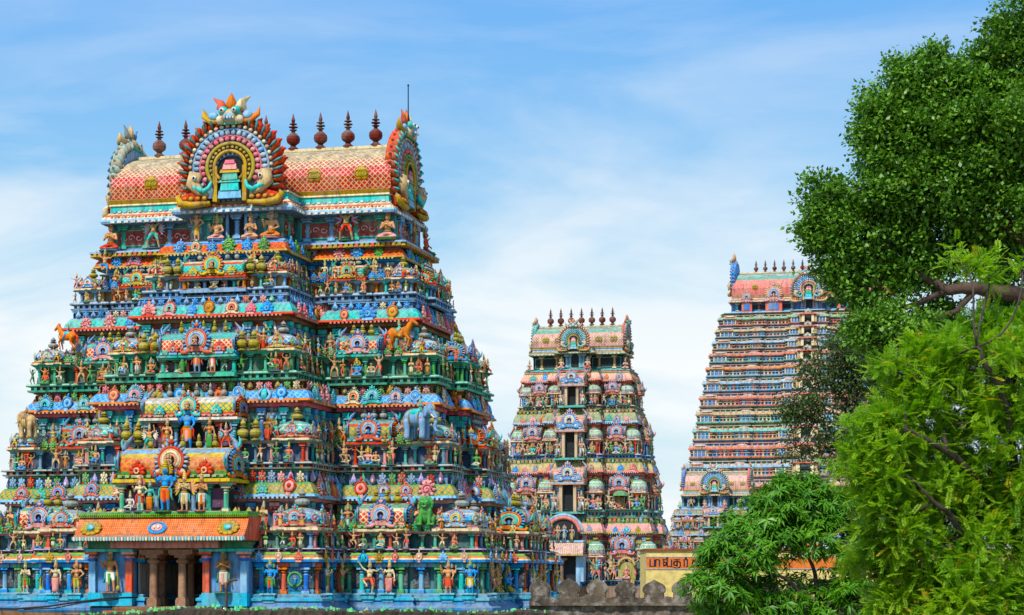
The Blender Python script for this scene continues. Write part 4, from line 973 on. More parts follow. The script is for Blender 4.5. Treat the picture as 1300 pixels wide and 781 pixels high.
# ------------------------------------------------------------------ the large tower in the left foreground
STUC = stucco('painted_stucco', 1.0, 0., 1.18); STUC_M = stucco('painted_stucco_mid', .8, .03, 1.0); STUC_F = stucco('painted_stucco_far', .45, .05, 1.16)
near = Tower('temple_tower', 'largest painted gateway tower, crowded with statues, porch on stone pillars at its foot', 'temple tower', (-15.63, 105., 4.2), STUC)
A0, DN = 14.5, 17.64
def tier(**k): return k
tiers_near = [
 tier(sc=1., d=.2, dn=2.1, C=7.25, p=4., wc=2.6, su=9.3, sl=3.0, sd=1.9, kw=2.3, ps=.8, zr0=2.9, zr1=3.12, zb=3.99, zr=5.45, zk0=5.65, zk1=6.42, zn=7.05, seed=1,
  ctr=dict(L=5.7, dd=2.3, out=1.6, z0=4.9, z1=6.36, z2=7.86, ks=.86, figs=[('four', 0, 2.25, dict(i=3, skin='blue', cloth='orange', halo='mustard')), ('winged', .95, 1.75, dict(i=4, skin='sand', cloth='white')), ('pray', 1.8, 1.7, dict(i=6, skin='flesh2', cloth='white')),
   ('bless', -1.25, 1.6, dict(i=5, skin='cream', cloth='red')), ('lady', -.78, 1.4, dict(i=2, skin='teal', cloth='orange')), ('lalita', -1.75, 1.1, dict(i=1, skin='white', cloth='white'))]),
  pal=dict(rail='lav', posts=['lav', 'plum'], wall='dteal', trim='pink', trim2='cream', neck='dblue', nb1='maroon', nb2='pink', lat='mustard', lat2='dkgreen', lip='sky', lip2='tq', kb='green', ob='slate', ped='teal',
   kudus=[('k', 'pink', 'coral', 'sky'), ('l', 'tq', 'cream', 3), ('k', 'sky', 'coral', 'blue'), ('k', 'rose', 'pink', 'cream'), ('l', 'pink', 'red', 3), ('k', 'coral', 'blue', 'cream')], orn=[('d', 'lav', 'white'), ('f', 'slate', 'green'), ('d', 'lav', 'slate'), ('f', 'red', 'green'), ('d', 'plum', 'white'), ('f', 'slate', 'lav'), ('f', 'green', 'red')],
   pil=[('pink', 'coral'), ('teal', 'jade'), ('coral', 'pink'), ('slate', 'sky'), ('jade', 'cream')], npil=[('teal', 'slate'), ('blue', 'slate'), ('pink', 'maroon')],
   kuta=('pink', 'cream', 'sky', 'cream', 'blue', 'tq'), kpot=('grey', 'brown'), sala=(1 and 'green', 'cream', 'red', 'cream', 'jade', 'cream'), csala=('green', 'yellow', 'coral', 'mustard', 'sky', 'yellow'), crest=('slate', 'tq', 'red'), gab=('blue', 'orange', 'tq'),
   spot=('olive', 'olive'), kc=[7, 5, 3, 4, 6], gapleaf=('green', 'teal'))),
 tier(sc=.96, d=2.3, dn=1.1, C=6.1, p=4., wc=2.1, su=8.0, sl=2.8, sd=1.7, kw=1.85, ps=.6, zr0=7.08, zr1=7.42, zb=8.5, zr=9.85, zk0=10.5, zk1=11.15, zn=11.6, seed=2,
  ctr=dict(L=4.9, dd=1.8, out=.9, z0=8.05, z1=9.55, z2=10.6, figs=[('four', 0, 2.2, dict(i=7, skin='blue', cloth='orange', halo='orange')), ('lady', -1.05, 1.5, dict(i=3, skin='flesh', cloth='coral')), ('lady', 1.1, 1.5, dict(i=8, skin='flesh2', cloth='green')), ('winged_up', 1.95, 1.2, dict(i=2, skin='pink', cloth='red')), ('winged_up', -1.95, 1.2, dict(i=9, skin='flesh', cloth='teal'))]),
  pal=dict(rail='grey', posts=['coral', 'sky', 'grey', 'red', 'tq', 'orange'], wall='dblue', trim='grey', trim2='grey', neck='dteal', nb1='teal', nb2='rose', lat='blue', lat2='sky', lip='orange', lip2='orange', kb='brown', ob='brown', ped='tq',
   kudus=[('k', 'tq', 'tq', 'sky'), ('k', 'red', 'orange', 'coral'), ('l', 'blue', 'sky', 3), ('k', 'tq', 'blue', 'tq'), ('l', 'sky', 'blue', 3)], orn=[('f', 'rose', 'pink'), ('d', 'olive', 'brown'), ('f', 'green', 'olive'), ('f', 'mustard', 'olive'), ('d', 'brown', 'olive'), ('f', 'pink', 'green')],
   pil=[('pink', 'grey'), ('teal', 'slate'), ('red', 'coral'), ('slate', 'teal')], npil=[('tq', 'slate'), ('blue', 'slate')],
   kuta=('red', 'cream', 'tq', 'sky', 'tq', 'cream'), kpot=('olive', 'mustard'), sala=('tq', 'red', 'mustard', 'dkgreen', 'tq', 'jade'), csala=('coral', 'white', 'yellow', 'dkgreen', 'white', 'cream'), crest=('slate', 'tq', 'red'), gab=('red', 'orange', 'blue'),
   spot=('grey', 'brown'), kc=[2, 5, 0, 4, 1], gapleaf=('green', 'lime'))),
 tier(sc=.92, d=3.25, dn=1.65, C=4.95, p=3.9, wc=2., su=7.1, sl=2.6, sd=1.6, kw=1.7, ps=.5, zr0=11.62, zr1=12.05, zb=13.1, zr=14.3, zk0=15.05, zk1=15.75, zn=16.15, seed=3,
  ctr=dict(L=4.0, dd=1.5, out=.7, z0=12.0, z1=12.8, z2=13.95, ks=.95, figs=[('bless', 0, 1.75, dict(i=5, skin='slate', cloth='orange', halo='blue')), ('winged', .8, 1.5, dict(i=9, skin='sand', cloth='coral')), ('lady', -.75, 1.15, dict(i=2, skin='teal', cloth='green'))]),
  pal=dict(rail='jade', posts=['teal', 'dkgreen'], wall='dkgreen', trim='teal', trim2='jade', neck='maroon', nb1='slate', nb2='brown', lat='tq', lat2='teal', lip='red', lip2='coral', kb='slate', ob='slate', ped='jade',
   kudus=[('l', 'pink', 'red', 0), ('l', 'rose', 'pink', 0), ('l', 'blue', 'sky', 0), ('l', 'mustard', 'orange', 3)], orn=[('f', 'blue', 'sky'), ('d', 'slate', 'blue'), ('f', 'blue', 'cobalt'), ('d', 'sky', 'slate')],
   pil=[('green', 'teal'), ('teal', 'dkgreen'), ('jade', 'green'), ('coral', 'red')], npil=[('tq', 'teal'), ('teal', 'slate')],
   kuta=('orange', 'cream', 'sky', 'orange', 'blue', 'white'), kpot=('grey', 'brown'), sala=('tq', 'teal', 'red', 'cream', 'tq', 'jade'), crest=('slate', 'sky', 'red'), gab=('slate', 'blue', 'orange'),
   spot=('olive', 'olive'), kc=[1, 4, 3, 0, 0], gapleaf=('green', 'pink'))),
 tier(sc=.84, d=4.95, dn=1.15, C=3.8, p=3.5, wc=1.8, su=5.95, sl=2.2, sd=1.4, kw=1.5, ps=.4, zr0=16.17, zr1=16.6, zb=17.3, zr=18.2, zk0=18.55, zk1=19.15, zn=19.2, seed=4,
  ctr=dict(L=3.4, dd=1.3, out=.5, z0=16.55, z1=17.1, z2=17.95, ks=1., figs=[('lotus_four', 0, .95, dict(i=5, skin='white', cloth='mustard', halo='sky')), ('atlas', 1.45, 1.0, dict(i=6, skin='flesh2', cloth='mustard')), ('atlas', -1.45, 1.0, dict(i=6, skin='flesh2', cloth='mustard'))]),
  pal=dict(rail='slate', posts=['slate', 'navy'], wall='sand', trim='sky', trim2='slate', neck='navy', nb1='brown', nb2='blue', lat='red', lat2='orange', lip='mustard', lip2='orange', kb='blue', ob='navy', ped='slate',
   kudus=[('l', 'blue', 'sky', 1), ('l', 'green', 'lime', 1)], orn=[('f', 'slate', 'blue')],
   pil=[('sky', 'slate'), ('orange', 'coral'), ('tq', 'teal'), ('slate', 'navy')], npil=[('blue', 'sky'), ('slate', 'brown')],
   kuta=('coral', 'cream', 'green', 'green', 'coral', 'cream'), kpot=('olive', 'mustard'), sala=('orange', 'red', 'tq', 'dkgreen', 'cream', 'jade'), crest=('teal', 'jade', 'red'), gab=('green', 'red', 'tq'),
   spot=('grey', 'dark'), kc=[2, 6, 4, 1, 4], gapleaf=('blue', 'mustard'))),
]
for i, tr in enumerate(tiers_near): build_tier(near, tr, DN, A0, i)

# ground storey: podium, statue wall, deep doorway under the porch
t0 = tiers_near[0]
def ground_outline(grow, notch):
    C = t0['C']+grow; fs = ([(1.75, 1.2)] if notch else [])+[(C, -t0['p']-grow), (7.9, .25-grow), (10.8, -grow), (A0-2.6, .25-grow), (A0+grow, -grow)]
    vm = DN/2
    return outline(A0+grow, 0, DN, fs, [(2.6, 0), (vm-2.2, -.25), (vm+2.2, .6), (DN-2.6, -.25), (DN+grow, 0)])
mb = MB(); gp = ground_outline(.15, True); bl = H('#5cb0d4'); nb = H('#5a90c0'); tqb = H('#55c0dc')
mb.sweep(gp, [(.55, -4.2, pc('stone')), (.55, -.05, nb), (.62, .08, nb), (.62, .2, mixc(nb, P['sky'], .25)), (.4, .34, nb), (.34, .5, bl), (.42, .56, tqb), (.42, .68, tqb), (.28, .74, bl), (.28, .84, mixc(bl, P['white'], .25)), (.05, .9, bl), (-.3, .902, bl)])
seg_boxes(mb, gp, .36, .54, .0, .2, 1.1, .35, [mixc(nb, P['sky'], .3), 'slate'])
near.part('podium', mb)
mb = MB(); gw = ground_outline(0, True)
mb.sweep(gw, [(-.1, .85, tqb), (-.1, 1.1, tqb), (-.16, 1.12, mixc(P['dteal'], P['dark'], .15)), (-.16, 2.2, pc('tq')), (-.05, 2.22, pc('sky')), (.0, 2.4, pc('brown')), (.1, 2.42, pc('cobalt')), (.3, 2.45, pc('blue')), (.33, 2.58, pc('cream')), (.26, 2.66, pc('orange')), (.22, 2.76, pc('green')), (.1, 2.84, pc('lime')), (.06, 2.92, pc('green')), (-.4, 2.93, pc('green'))])
near.part('storey_wall', mb)
rnd = random.Random(11); k = 0
GPIL = [('sky', 'blue'), ('blue', 'tq'), ('jade', 'green'), ('coral', 'orange'), ('tq', 'sky'), ('cobalt', 'sky')]
for sg in segs(gw):
    n = sg[2]
    if not vis(n) or (abs(sg[0][0]) < 1.9 and abs(sg[1][0]) < 1.9): continue
    pts = along(sg, .56, .18); Mf = face_rot(n)
    for (x, y) in along(sg, 1.0, .1):      # dark pierced screens with pale tendrils behind the statues
        if n[1] < -.5 and abs(x) < 4.3: continue
        mw = MB(); mw.box(-.44, .44, .12, .17, .28, 1.28, mixc(P['dblue'], P['dark'], .8))
        for q in range(34):
            px_, pz_ = rnd.uniform(-.4, .4), rnd.uniform(.34, 1.22); t_ = rnd.uniform(0, 6); mw.tube([(px_+.07*math.cos(t_+w_)*(1-w_/8), .11, pz_+.07*math.sin(t_+w_)*(1-w_/8)) for w_ in range(6)], .014, P['grey'], 4)
        near.put('pierced_screen', mw.geo(), T(x, y, .9) @ Mf)
    for j, (x, y) in enumerate(pts):
        if n[1] < -.5 and abs(x) < 4.3: continue
        k += 1; M0 = T(x, y, .9) @ Mf
        if j % 2 == 0: near.put('ground_pilaster', pillar(*GPIL[k % 6], 1., .12), M0 @ T(0, .1, 0) @ SCL(1.1, 1.1, 1.5))
        else:
            z = rnd.random()
            if z < .2:   # carved screen with a wheel
                mw = MB(); mw.box(-.36, .36, .1, .16, .1, 1.3, pc('dblue'))
                for q in range(26): mw.ell((rnd.uniform(-.32, .32), .09, rnd.uniform(.15, 1.25)), (.05, .03, .07), pc('slate'), 5, 4)
                mw.arc(0, .7, .34, .06, pc('green'), 0, 360, .06, 20, 6); mw.prism([(.33*math.cos(t), .7+.33*math.sin(t)) for t in np.linspace(0, 2*PI, 20)[:-1]], .06, .1, P['dblue']); mw.merge(figure('four', 3, skin='sky', cloth='blue'), T(0, .0, .44) @ SCL(.42))
                near.put('carved_screen', mw.geo(), M0)
            else:
                mp = MB(); mp.box(-.34, .34, -.62, .1, -.28, -.02, tqb); mp.box(-.4, .4, -.68, .1, -.05, .03, mixc(tqb, P['white'], .25)); mp.box(-.28, .28, -.55, .1, -.45, -.28, bl); near.put('statue_pedestal', mp.geo(), M0)
                pose = rnd.choice(['four', 'bless', 'pray', 'lady', 'lotus_four', 'guard', 'lotus', 'bless', 'flute', 'dance']); s_ = 1.85/1.24*(1.15 if pose in SEATED else 1)
                near.put('seated_figure' if pose in SEATED else 'standing_figure', figure(pose, 20+rnd.randrange(7), True, skin=rnd.choice(['flesh', 'sand', 'flesh2', 'cream', 'blue', 'flesh', 'pink'])), M0 @ T(0, -.3, 0) @ SCL(s_))
    for (x, y) in along(sg, .95, .2):
        if n[1] < -.5 and abs(x) < 4.4: continue
        k += 1; near.put('leaf_ornament', leaf(*[('sky', 'blue'), ('pink', 'cream'), ('coral', 'pink'), ('blue', 'tq'), ('mustard', 'olive'), ('pink', 'coral')][k % 6], [0, 3, 0, 2, 0, 3][k % 6]), T(x, y, 2.44) @ Mf @ T(0, -.32, 0) @ SCL(.5, .5, .58))

# porch
PV = -t0['p']
mb = MB()
for s in (1, -1):
    mb.box(s*1.72 if s > 0 else -1.78, s*1.78 if s > 0 else -1.72, PV-.3, PV+5., .3, 3.4, mixc(P['grey'], P['white'], .3) if s < 0 else pc('brown'))
mb.box(-1.75, 1.75, PV+5.1, PV+5.16, .2, 3.4, mixc(P['brown'], P['dark'], .75))
mb.box(-1.8, 1.8, PV-.2, PV+5.1, 3.15, 3.4, mixc(P['brown'], P['dark'], .5)); mb.box(-2.2, 2.2, PV-2.4, PV+5.1, -.5, .28, pc('stone')); mb.box(-2.6, 2.6, PV-2.7, PV-1.2, -.7, .1, mixc(P['stone'], P['orange'], .25))
near.part('doorway', mb)
porch = link('porch', None, near.root)
mb = MB()
for s in (1, -1):     # painted niches on either side of the doorway
    x0, x1 = (1.82, 4.15) if s > 0 else (-4.15, -1.82)
    mb.box(x0, x1, PV-1.0, PV+.05, .3, .95, tqb); mb.box(x0+.05, x1-.05, PV-.75, PV, .95, 3.35, mixc(P['sky'], P['navy'], .6))
    for x, c in ((x0+.2, 'coral' if s > 0 else 'sky'), (x1-.2, 'sky' if s > 0 else 'coral')):
        mb.box(x-.17, x+.17, PV-.95, PV-.7, .95, 2.5, pc(c)); mb.box(x-.2, x+.2, PV-1.0, PV-.7, 2.5, 2.62, pc('cobalt')); mb.lathe([(.2, 2.62), (.28, 2.72), (.2, 2.82)], pc('pink'), 10, c=(x, PV-.8, 0)); mb.box(x-.32, x+.32, PV-1.1, PV-.65, 2.82, 2.94, pc('coral' if x == x0+.2 else 'pink'))
    mb.box(x0-.1, x1+.1, PV-1.12, PV-.2, 2.95, 3.08, pc('tq')); mb.box(x0, x1, PV-1.0, PV-.2, 3.08, 3.3, pc('dkgreen'))
mb.box(-4.2, 4.2, PV-1.0, PV, 3.3, 3.5, pc('dkgreen')); mb.box(-1.85, 1.85, PV-.95, PV-.3, 3.02, 3.32, pc('brown'))
link('porch_wall', mb.geo().mesh('porch_wall', STUC), porch)
# tiled sloping eave
mb = MB(); x1 = 4.4; cell = .11
def slab(pts, col, pat, c2, L):
    for i in range(len(pts)-1):
        (y0, z0), (y1, z1) = pts[i], pts[i+1]; dt = math.hypot(y1-y0, z1-z0)/cell
        mb.add([(-L, y0, z0), (L, y0, z0), (L, y1, z1), (-L, y1, z1)], [(0, 1, 2, 3)], col, pat, c2, [(0, i*dt), (2*L/cell, i*dt), (2*L/cell, i*dt+dt), (0, i*dt+dt)])
pr_ = [(PV-2.1, 3.66), (PV-1.9, 3.82), (PV-1.6, 4.22), (PV-1.35, 4.66)]
slab(pr_, H('#e2653c'), CHK, H('#f0a072'), x1)
for s in (1, -1):
    v = [(s*x1, y, z) for y, z in pr_]+[(s*x1, PV+.2, 4.66), (s*x1, PV+.2, 3.5), (s*x1, PV-2.05, 3.5)]; mb.add(v, [tuple(range(7)) if s < 0 else tuple(range(6, -1, -1))], pc('coral'))
mb.box(-x1-.05, x1+.05, PV-2.15, PV-1.98, 3.5, 3.66, pc('sky')); mb.box(-x1, x1, PV-2.05, PV-.1, 3.46, 3.5, mixc(P['brown'], P['dark'], .4))
n = 56
for i in range(n): x = -x1+2*x1*(i+.5)/n; mb.box(x-.045, x+.045, PV-2.19, PV-2.12, 3.47, 3.66, mixc(P['tq'], P['white'], .35) if i % 2 else P['cream'])
mb.box(-x1, x1, PV-1.5, PV+.3, 4.62, 4.72, pc('lime')); mb.box(-x1+.05, x1-.05, PV-1.42, PV+.3, 4.72, 4.88, pc('green'))
for i in range(80): x = -x1+2*x1*(i+.5)/80; mb.ell((x, PV-1.52, 4.72), (.05, .05, .05), pc('lime'), 5, 4)
link('tiled_eave', mb.geo().mesh('tiled_eave', STUC), porch)
mb = MB(); Mx = RX(-.72)
mb.lathe([(.52, 0), (.5, .06), (.36, .1), (.34, .06)], [pc('sky'), pc('blue'), pc('tq')], 22, cap=False); mb.lathe([(.34, .04), (.3, .1), (0.01, .12)], pc('pink'), 14)
for s in (1, -1): mb.ell((s*.1, 0, .12), (.1, .16, .06), pc('white'), 8, 5)
o = link('emblem', mb.geo().mesh('emblem', STUC), porch, T(-.15, PV-1.76, 4.08) @ RX(1.) @ SCL(.95, .7, 1))
for x in (-3.6, 3.5):
    mb = MB()
    for q in range(11): t = 2*PI*q/11; mb.ell((.42*math.cos(t), .32*math.sin(t), .03), (.17, .14, .07), pc('mustard'), 6, 4)
    mb.ell((0, 0, .04), (.4, .3, .07), pc('olive'), 10, 5); mb.ell((0, 0, .1), (.22, .2, .1), pc('tq'), 8, 5); mb.ell((.1, -.05, .15), (.12, .12, .08), pc('sky'), 7, 5)
    link('medallion', mb.geo().mesh('medallion', STUC), porch, T(x, PV-1.76, 4.07) @ RX(1.))
STONE = plain('granite_pillar', H('#b98d68'), H('#9a7050'), .8)
def stone_pillar():
    mb = MB(); c = P['stone']
    mb.box(-.26, .26, -.26, .26, .28, .62, c); mb.box(-.23, .23, -.23, .23, .62, .7, c); mb.lathe([(.2, .7), (.185, 1.5), (.18, 2.36)], c, 12, 2.6); mb.lathe([(.18, 2.36), (.3, 2.44), (.3, 2.52), (.2, 2.6), (.22, 2.66)], c, 16)
    mb.box(-.3, .3, -.3, .3, 2.66, 2.78, c); mb.box(-.62, .62, -.3, .3, 2.84, 3.05, c); mb.box(-.5, .5, -.4, .4, 2.78, 2.84, c); return mb.geo()
sp = stone_pillar().mesh('stone_pillar', STONE)
for x, y in ((-.78, PV-.75), (.72, PV-.75), (-.2, PV+2.6), (1.3, PV+1.4), (-1.35, PV+1.6)): link('stone_pillar', sp, porch, T(x, y, 0))
for s, pose, kw in ((-1, 'guard', dict(i=31, skin='flesh2', cloth='white')), (1, 'pray', dict(i=32, skin='flesh2', cloth='white'))):
    o = link('guardian_statue', figure(pose, fine=True, **kw).mesh('guardian_statue', STUC), porch, T(s*2.95, PV-1.0, .98) @ SCL(2.3/1.2)); o['label'] = 'guardian with one hand raised, left of the doorway' if s < 0 else 'guardian with joined palms, right of the doorway'

# animals and large groups on the terraces
def pal_of(skin, cloth, rider='flesh', c2='red', hair='brown'): return dict(skin=P[skin] if isinstance(skin, str) else skin, cloth=P[cloth], gold=P['mustard'], sash=P['red'], hair=P[hair], white=P['white'], dark=P['dark'], ped=P['teal'], halo=P[rider], cloth2=P[c2])
def local(px, py, v):      # tower coordinates of a photo point at depth v
    k = (px-650)/F_PX; c, s = math.cos(THETA), math.sin(THETA)
    u = (k*(105+v*c)+15.63-v*s)/(c+k*s); Y = 105-u*s+v*c
    return u, 1.8+(HORIZON-py)*Y/F_PX
def beast(kind, pal, px, py, v, size, rz, name, label):
    u, w = local(px, py, v); near.put(name, animal(kind, pal), T(u, v, w) @ RZ(rz) @ SCL(size), label=label, prio=1)
beast('elephant', pal_of('slate', 'tq', 'tq', 'red'), 529, 557, 1.7, 1.85, -.2, 'elephant_statue', 'slate blue elephant with a rider')
beast('horse', pal_of('orange', 'olive', 'tq', 'olive', 'red'), 507, 446, 3.1, 1.65, -.1, 'horse_statue', 'rearing orange horse with a rider in turquoise')
beast('horse', pal_of('orange', 'tq', 'blue', 'green', 'red'), 86, 447, 3.1, 1.5, PI-.3, 'horse_statue', 'orange horse facing left')
beast('elephant', pal_of('sand', 'brown', 'flesh2', 'orange'), 36, 556, 2.0, 1.5, PI-.5, 'elephant_statue', 'brown elephant with riders')
beast('lion', pal_of(H('#3f9a45'), 'green', hair='green'), 541, 668, .3, 1.45, 0, 'lion_statue', 'seated green lion')
for px, py, v, h, pose, kw in ((345, 430, 1.1, 2.0, 'dance', dict(i=41, skin='sand', cloth='white')), (345, 555, -.6, 1.9, 'four', dict(i=42, skin='slate', cloth='mustard')), (187, 440, 2.7, 1.7, 'flute', dict(i=43, skin='blue', cloth='mustard')), (133, 350, 4.9, 1.5, 'dance', dict(i=44, skin='flesh', cloth='blue')),
      (358, 330, 4.4, 1.5, 'pray', dict(i=45, skin='flesh', cloth='cream')), (128, 540, 1.6, 1.7, 'four', dict(i=46, skin='slate', cloth='orange')), (155, 645, -3., 1.9, 'dance', dict(i=47, skin='flesh', cloth='cream')), (283, 648, -3.6, 1.6, 'dance', dict(i=48, skin='sand', cloth='sand')), (322, 345, 2.2, 1.4, 'lunge', dict(i=49, skin='coral', cloth='red'))):
    u, w = local(px, py, v); near.put('large_statue', figure(pose, fine=True, **kw), T(u, v, w) @ SCL(h/1.2), prio=1)

build_roof(near, dict(sc=1., d=5.62, zl=19.45, ze=20.95, zbar=22.05, ridge=25.05, p=1.9, C=2.85, Lh=8.0, R=2.52, cz=23.45, GR=2.4, gz=23.35, nf=9, fs=1.58, fh=2.05, rod=28.3,
  figs=[('lotus', -.95, 'f', 1.53, dict(i=1, skin='flesh', cloth='pink')), ('prayseat', .95, 'f', 1.53, dict(i=6, skin='flesh', cloth='flesh')), ('bless', -2.1, 'f', 1.77, dict(i=4, skin='flesh', cloth='flesh2')), ('lotus', 2.1, 'f', 1.77, dict(i=2, skin='flesh', cloth='orange')),
        ('winged_up', 5.6, 'f', 2.06, dict(i=3, skin='sand', cloth='red', halo='sky')), ('winged_up', -5.4, 'f', 2.01, dict(i=5, skin='sand', cloth='teal', halo='sky')), ('prayseat', 7.9, 'f', 1.77, dict(i=7, skin='flesh', cloth='pink')), ('prayseat', -7.9, 'f', 1.77, dict(i=8, skin='flesh', cloth='red')), ('winged', 8.8, 's', 1.65, dict(i=2, skin='flesh2', cloth='brown')), ('lotus', 11., 's', 1.53, dict(i=3, skin='coral', cloth='red'))],
  pal=dict(wall='dteal', ledge='slate', ledge2='mustard', npil=[('slate', 'sky'), ('teal', 'jade')], eave=['slate', 'sky', 'cream', 'coral', 'tq'],
   bar=[('mustard',), ('red', 'cream'), (H('#c44640'), 'sand'), (H('#c24c46'), 'sand'), (H('#c0584e'), 'pink'), (H('#c4786a'), 'cream'), ('sand', 'cream'), ('cream', 'sand'), ('cream', 'olive'), ('sand', 'olive')],
   nasi=('red', 'dteal', 'cream', 'slate', 'rose', 'olive', 'mustard'), gable=[('coral', 'tq', 'cream', 'slate', 'coral', 'green', 'mustard', 'slate'), (H('#a9bfae'), 'slate', 'cream', 'slate', 'pink', 'jade', 'cream', 'slate', ('sand', 'cream', 'slate', 'grey'))])), DN, A0)
near.finish()
# ------------------------------------------------------------------ middle tower
def zz(y, Y, base): return (HORIZON-y)*Y/F_PX-base
mid = Tower('temple_tower', 'middle painted gateway tower with dark central windows and seven dark finials', 'temple tower', (5.5, 195., 4.9), STUC_M); mid.root.scale = (1.025,)*3; mid.W = mid.W @ SCL(1.03)
AM, DM = 7.95, 10.5
base_m = dict(rail='blue', posts=['coral', 'sky', 'navy'], wall='dteal', trim='orange', trim2='olive', neck='dkgreen', nb1='olive', nb2='coral', lat=H('#b9ae74'), lat2='dkgreen', lip='sky', lip2='coral', kb='olive', ob='green', ped='jade',
   kudus=[('l', 'coral', 'pink', 0), ('l', 'slate', 'pink', 0), ('l', 'blue', 'sky', 0)], orn=[('f', 'olive', 'green')], pil=[('coral', 'pink'), ('sky', 'blue'), ('cream', 'coral'), ('blue', 'sky'), ('red', 'coral'), ('jade', 'cream')], npil=[('coral', 'pink'), ('slate', 'sky')],
   kuta=('pink', 'cream', 'jade', 'sand', 'jade', 'cream'), kpot=('olive', 'mustard'), sala=('mustard', 'coral', 'coral', 'cream', 'olive', 'olive'), csala=('mustard', 'coral', 'coral', 'cream', 'sand', 'olive'), crest=('slate', 'coral', 'orange'), gab=('sand', 'coral', 'jade'),
   spot=('olive', 'olive'), kc=[2, 5, 0, 4, 1], gapleaf=('olive', 'coral'))
def mt(**k):
    p = dict(base_m); p.update(k.pop('pal', {})); k['pal'] = p; return k
tm = [mt(sc=.8, d=0., dn=.75, C=3.3, p=1.4, wc=1.7, su=4.9, sl=2.3, sd=1.3, kw=1.6, zr0=.1, zr1=.6, zb=2.75, zr=4.9, zk0=4.9, zk1=5.9, zn=6.4, lod=1, seed=5, pal=dict(neck='dteal', lat='pink', lat2='coral', lip='olive', lip2='mustard', rail='blue', trim='coral', trim2='cream')),
 mt(sc=.8, d=1.1, dn=.55, C=3.0, p=1.3, wc=1.5, su=4.4, sl=2.0, sd=1.2, kw=1.5, zr0=6.42, zr1=7.1, zb=8.7, zr=10.5, zk0=10.55, zk1=11.5, zn=11.9, lod=1, seed=6, pal=dict(rail='teal', lip='coral', lip2='orange', lat=H('#c2b27c'), lat2='mustard')),
 mt(sc=.78, d=1.85, dn=.55, C=2.7, p=1.2, wc=1.4, su=4.0, sl=1.9, sd=1.1, kw=1.4, zr0=11.92, zr1=12.3, zb=13.6, zr=15.2, zk0=15.2, zk1=16.2, zn=16.5, lod=1, seed=7, pal=dict(rail='blue', wall='maroon', kudus=[('l', 'coral', 'orange', 0), ('l', 'pink', 'coral', 0)])),
 mt(sc=.75, d=2.6, dn=.4, C=2.4, p=1.1, wc=1.3, su=3.5, sl=1.7, sd=1.0, kw=1.25, zr0=16.52, zr1=16.9, zb=18.0, zr=19.2, zk0=19.2, zk1=20.0, zn=20.1, lod=1, seed=8, pal=dict(rail='olive', lat='coral', lat2='cream', lip='coral', lip2='red', kudus=[('l', 'sky', 'blue', 3), ('l', 'mustard', 'red', 3)]))]
def opening(tw, d, p, w, z0, z1, sc, hood, name='window_bay'):
    """dark central opening with jambs, hood and a little barrel roof over it"""
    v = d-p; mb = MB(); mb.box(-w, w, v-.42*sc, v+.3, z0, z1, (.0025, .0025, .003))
    for s in (1, -1):
        mb.box(s*w*1.3-.28*w, s*w*1.3+.28*w, v-1.05*sc, v+.3, z0-.1, z1, pc('sand')); mb.merge(pillar('pink', 'sky', 1., .12), T(s*w*1.85, v-.55*sc, z0) @ SCL(sc, sc, z1-z0)); mb.box(s*w*2.2-.5*w, s*w*2.2+.5*w, v-.45*sc, v+.3, z0, z1, pc('dteal'))
        tw.put('door_guardian', figure('guard', 3, skin='flesh', cloth='cream'), T(s*w*2.5, v-1.0*sc, z0) @ SCL((z1-z0)*.8/1.2), prio=1)
    mb.box(-w*3.2, w*3.2, v-1.3*sc, v+.3, z1, z1+.12*sc, pc('orange')); mb.box(-w*3., w*3., v-1.2*sc, v+.3, z1+.12*sc, z1+.3*sc, pc('sky')); mb.box(-w*3.1, w*3.1, v-1.35*sc, v+.3, z0-.35*sc, z0-.1*sc, pc('teal'))
    mb.merge(sala(round(w*6., 2), 1.1, round(hood, 2), 'mustard', 'coral', 'coral', 'cream', 'sand', 'olive', 2, .7, ('slate', 'coral', 'orange'), ('sand', 'coral', 'jade')), T(0, v-.4*sc, z1+.38*sc))
    tw.part(name, mb)
for i, tr in enumerate(tm): build_tier(mid, tr, DM, AM, i+10)
for i, (z0, z1, hd) in enumerate(((.6, 3.1, 1.), (7.0, 9.4, 1.3), (12.0, 14.3, 1.3), (16.9, 18.6, 1.0))): opening(mid, tm[i]['d'], tm[i]['p']+.05, .56-.05*i, z0, z1, .8, hd)
# porch with a tiled hood and an arched niche over it, left of the axis at the foot
mb = MB(); v = -tm[0]['p']
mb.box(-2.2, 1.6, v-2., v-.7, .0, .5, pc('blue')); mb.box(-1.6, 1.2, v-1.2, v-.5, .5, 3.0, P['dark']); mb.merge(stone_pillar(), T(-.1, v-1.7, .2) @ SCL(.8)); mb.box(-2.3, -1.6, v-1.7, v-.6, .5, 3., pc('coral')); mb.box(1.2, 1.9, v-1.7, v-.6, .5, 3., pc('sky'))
mb.add([(-2.4, v-2.5, 3.), (2., v-2.5, 3.), (1.8, v-1.2, 4.1), (-2.2, v-1.2, 4.1)], [(0, 1, 2, 3)], pc('coral'), CHK, P['cream'], [(0, 0), (22, 0), (22, 9), (0, 9)]); mb.box(-2.4, 2., v-2.52, v-.6, 2.85, 3., pc('mustard')); mb.box(-2.2, 1.8, v-1.3, v-.4, 4.08, 4.25, pc('sky'))
mb.prism([(-1.5, 4.25), (1.3, 4.25)]+[(-.1+1.4*math.cos(t), 5.0+1.25*math.sin(t)) for t in np.linspace(0, PI, 14)], v-1.0, v-.4, P['dark']); mb.arc(-.1, 5.0, 1.5, .2, pc('coral'), 0, 180, v-1.0, 16, 6, 1.35); mb.arc(-.1, 5.0, 1.75, .14, pc('sky'), 0, 180, v-.95, 16, 6, 1.6)
mid.part('porch', mb)
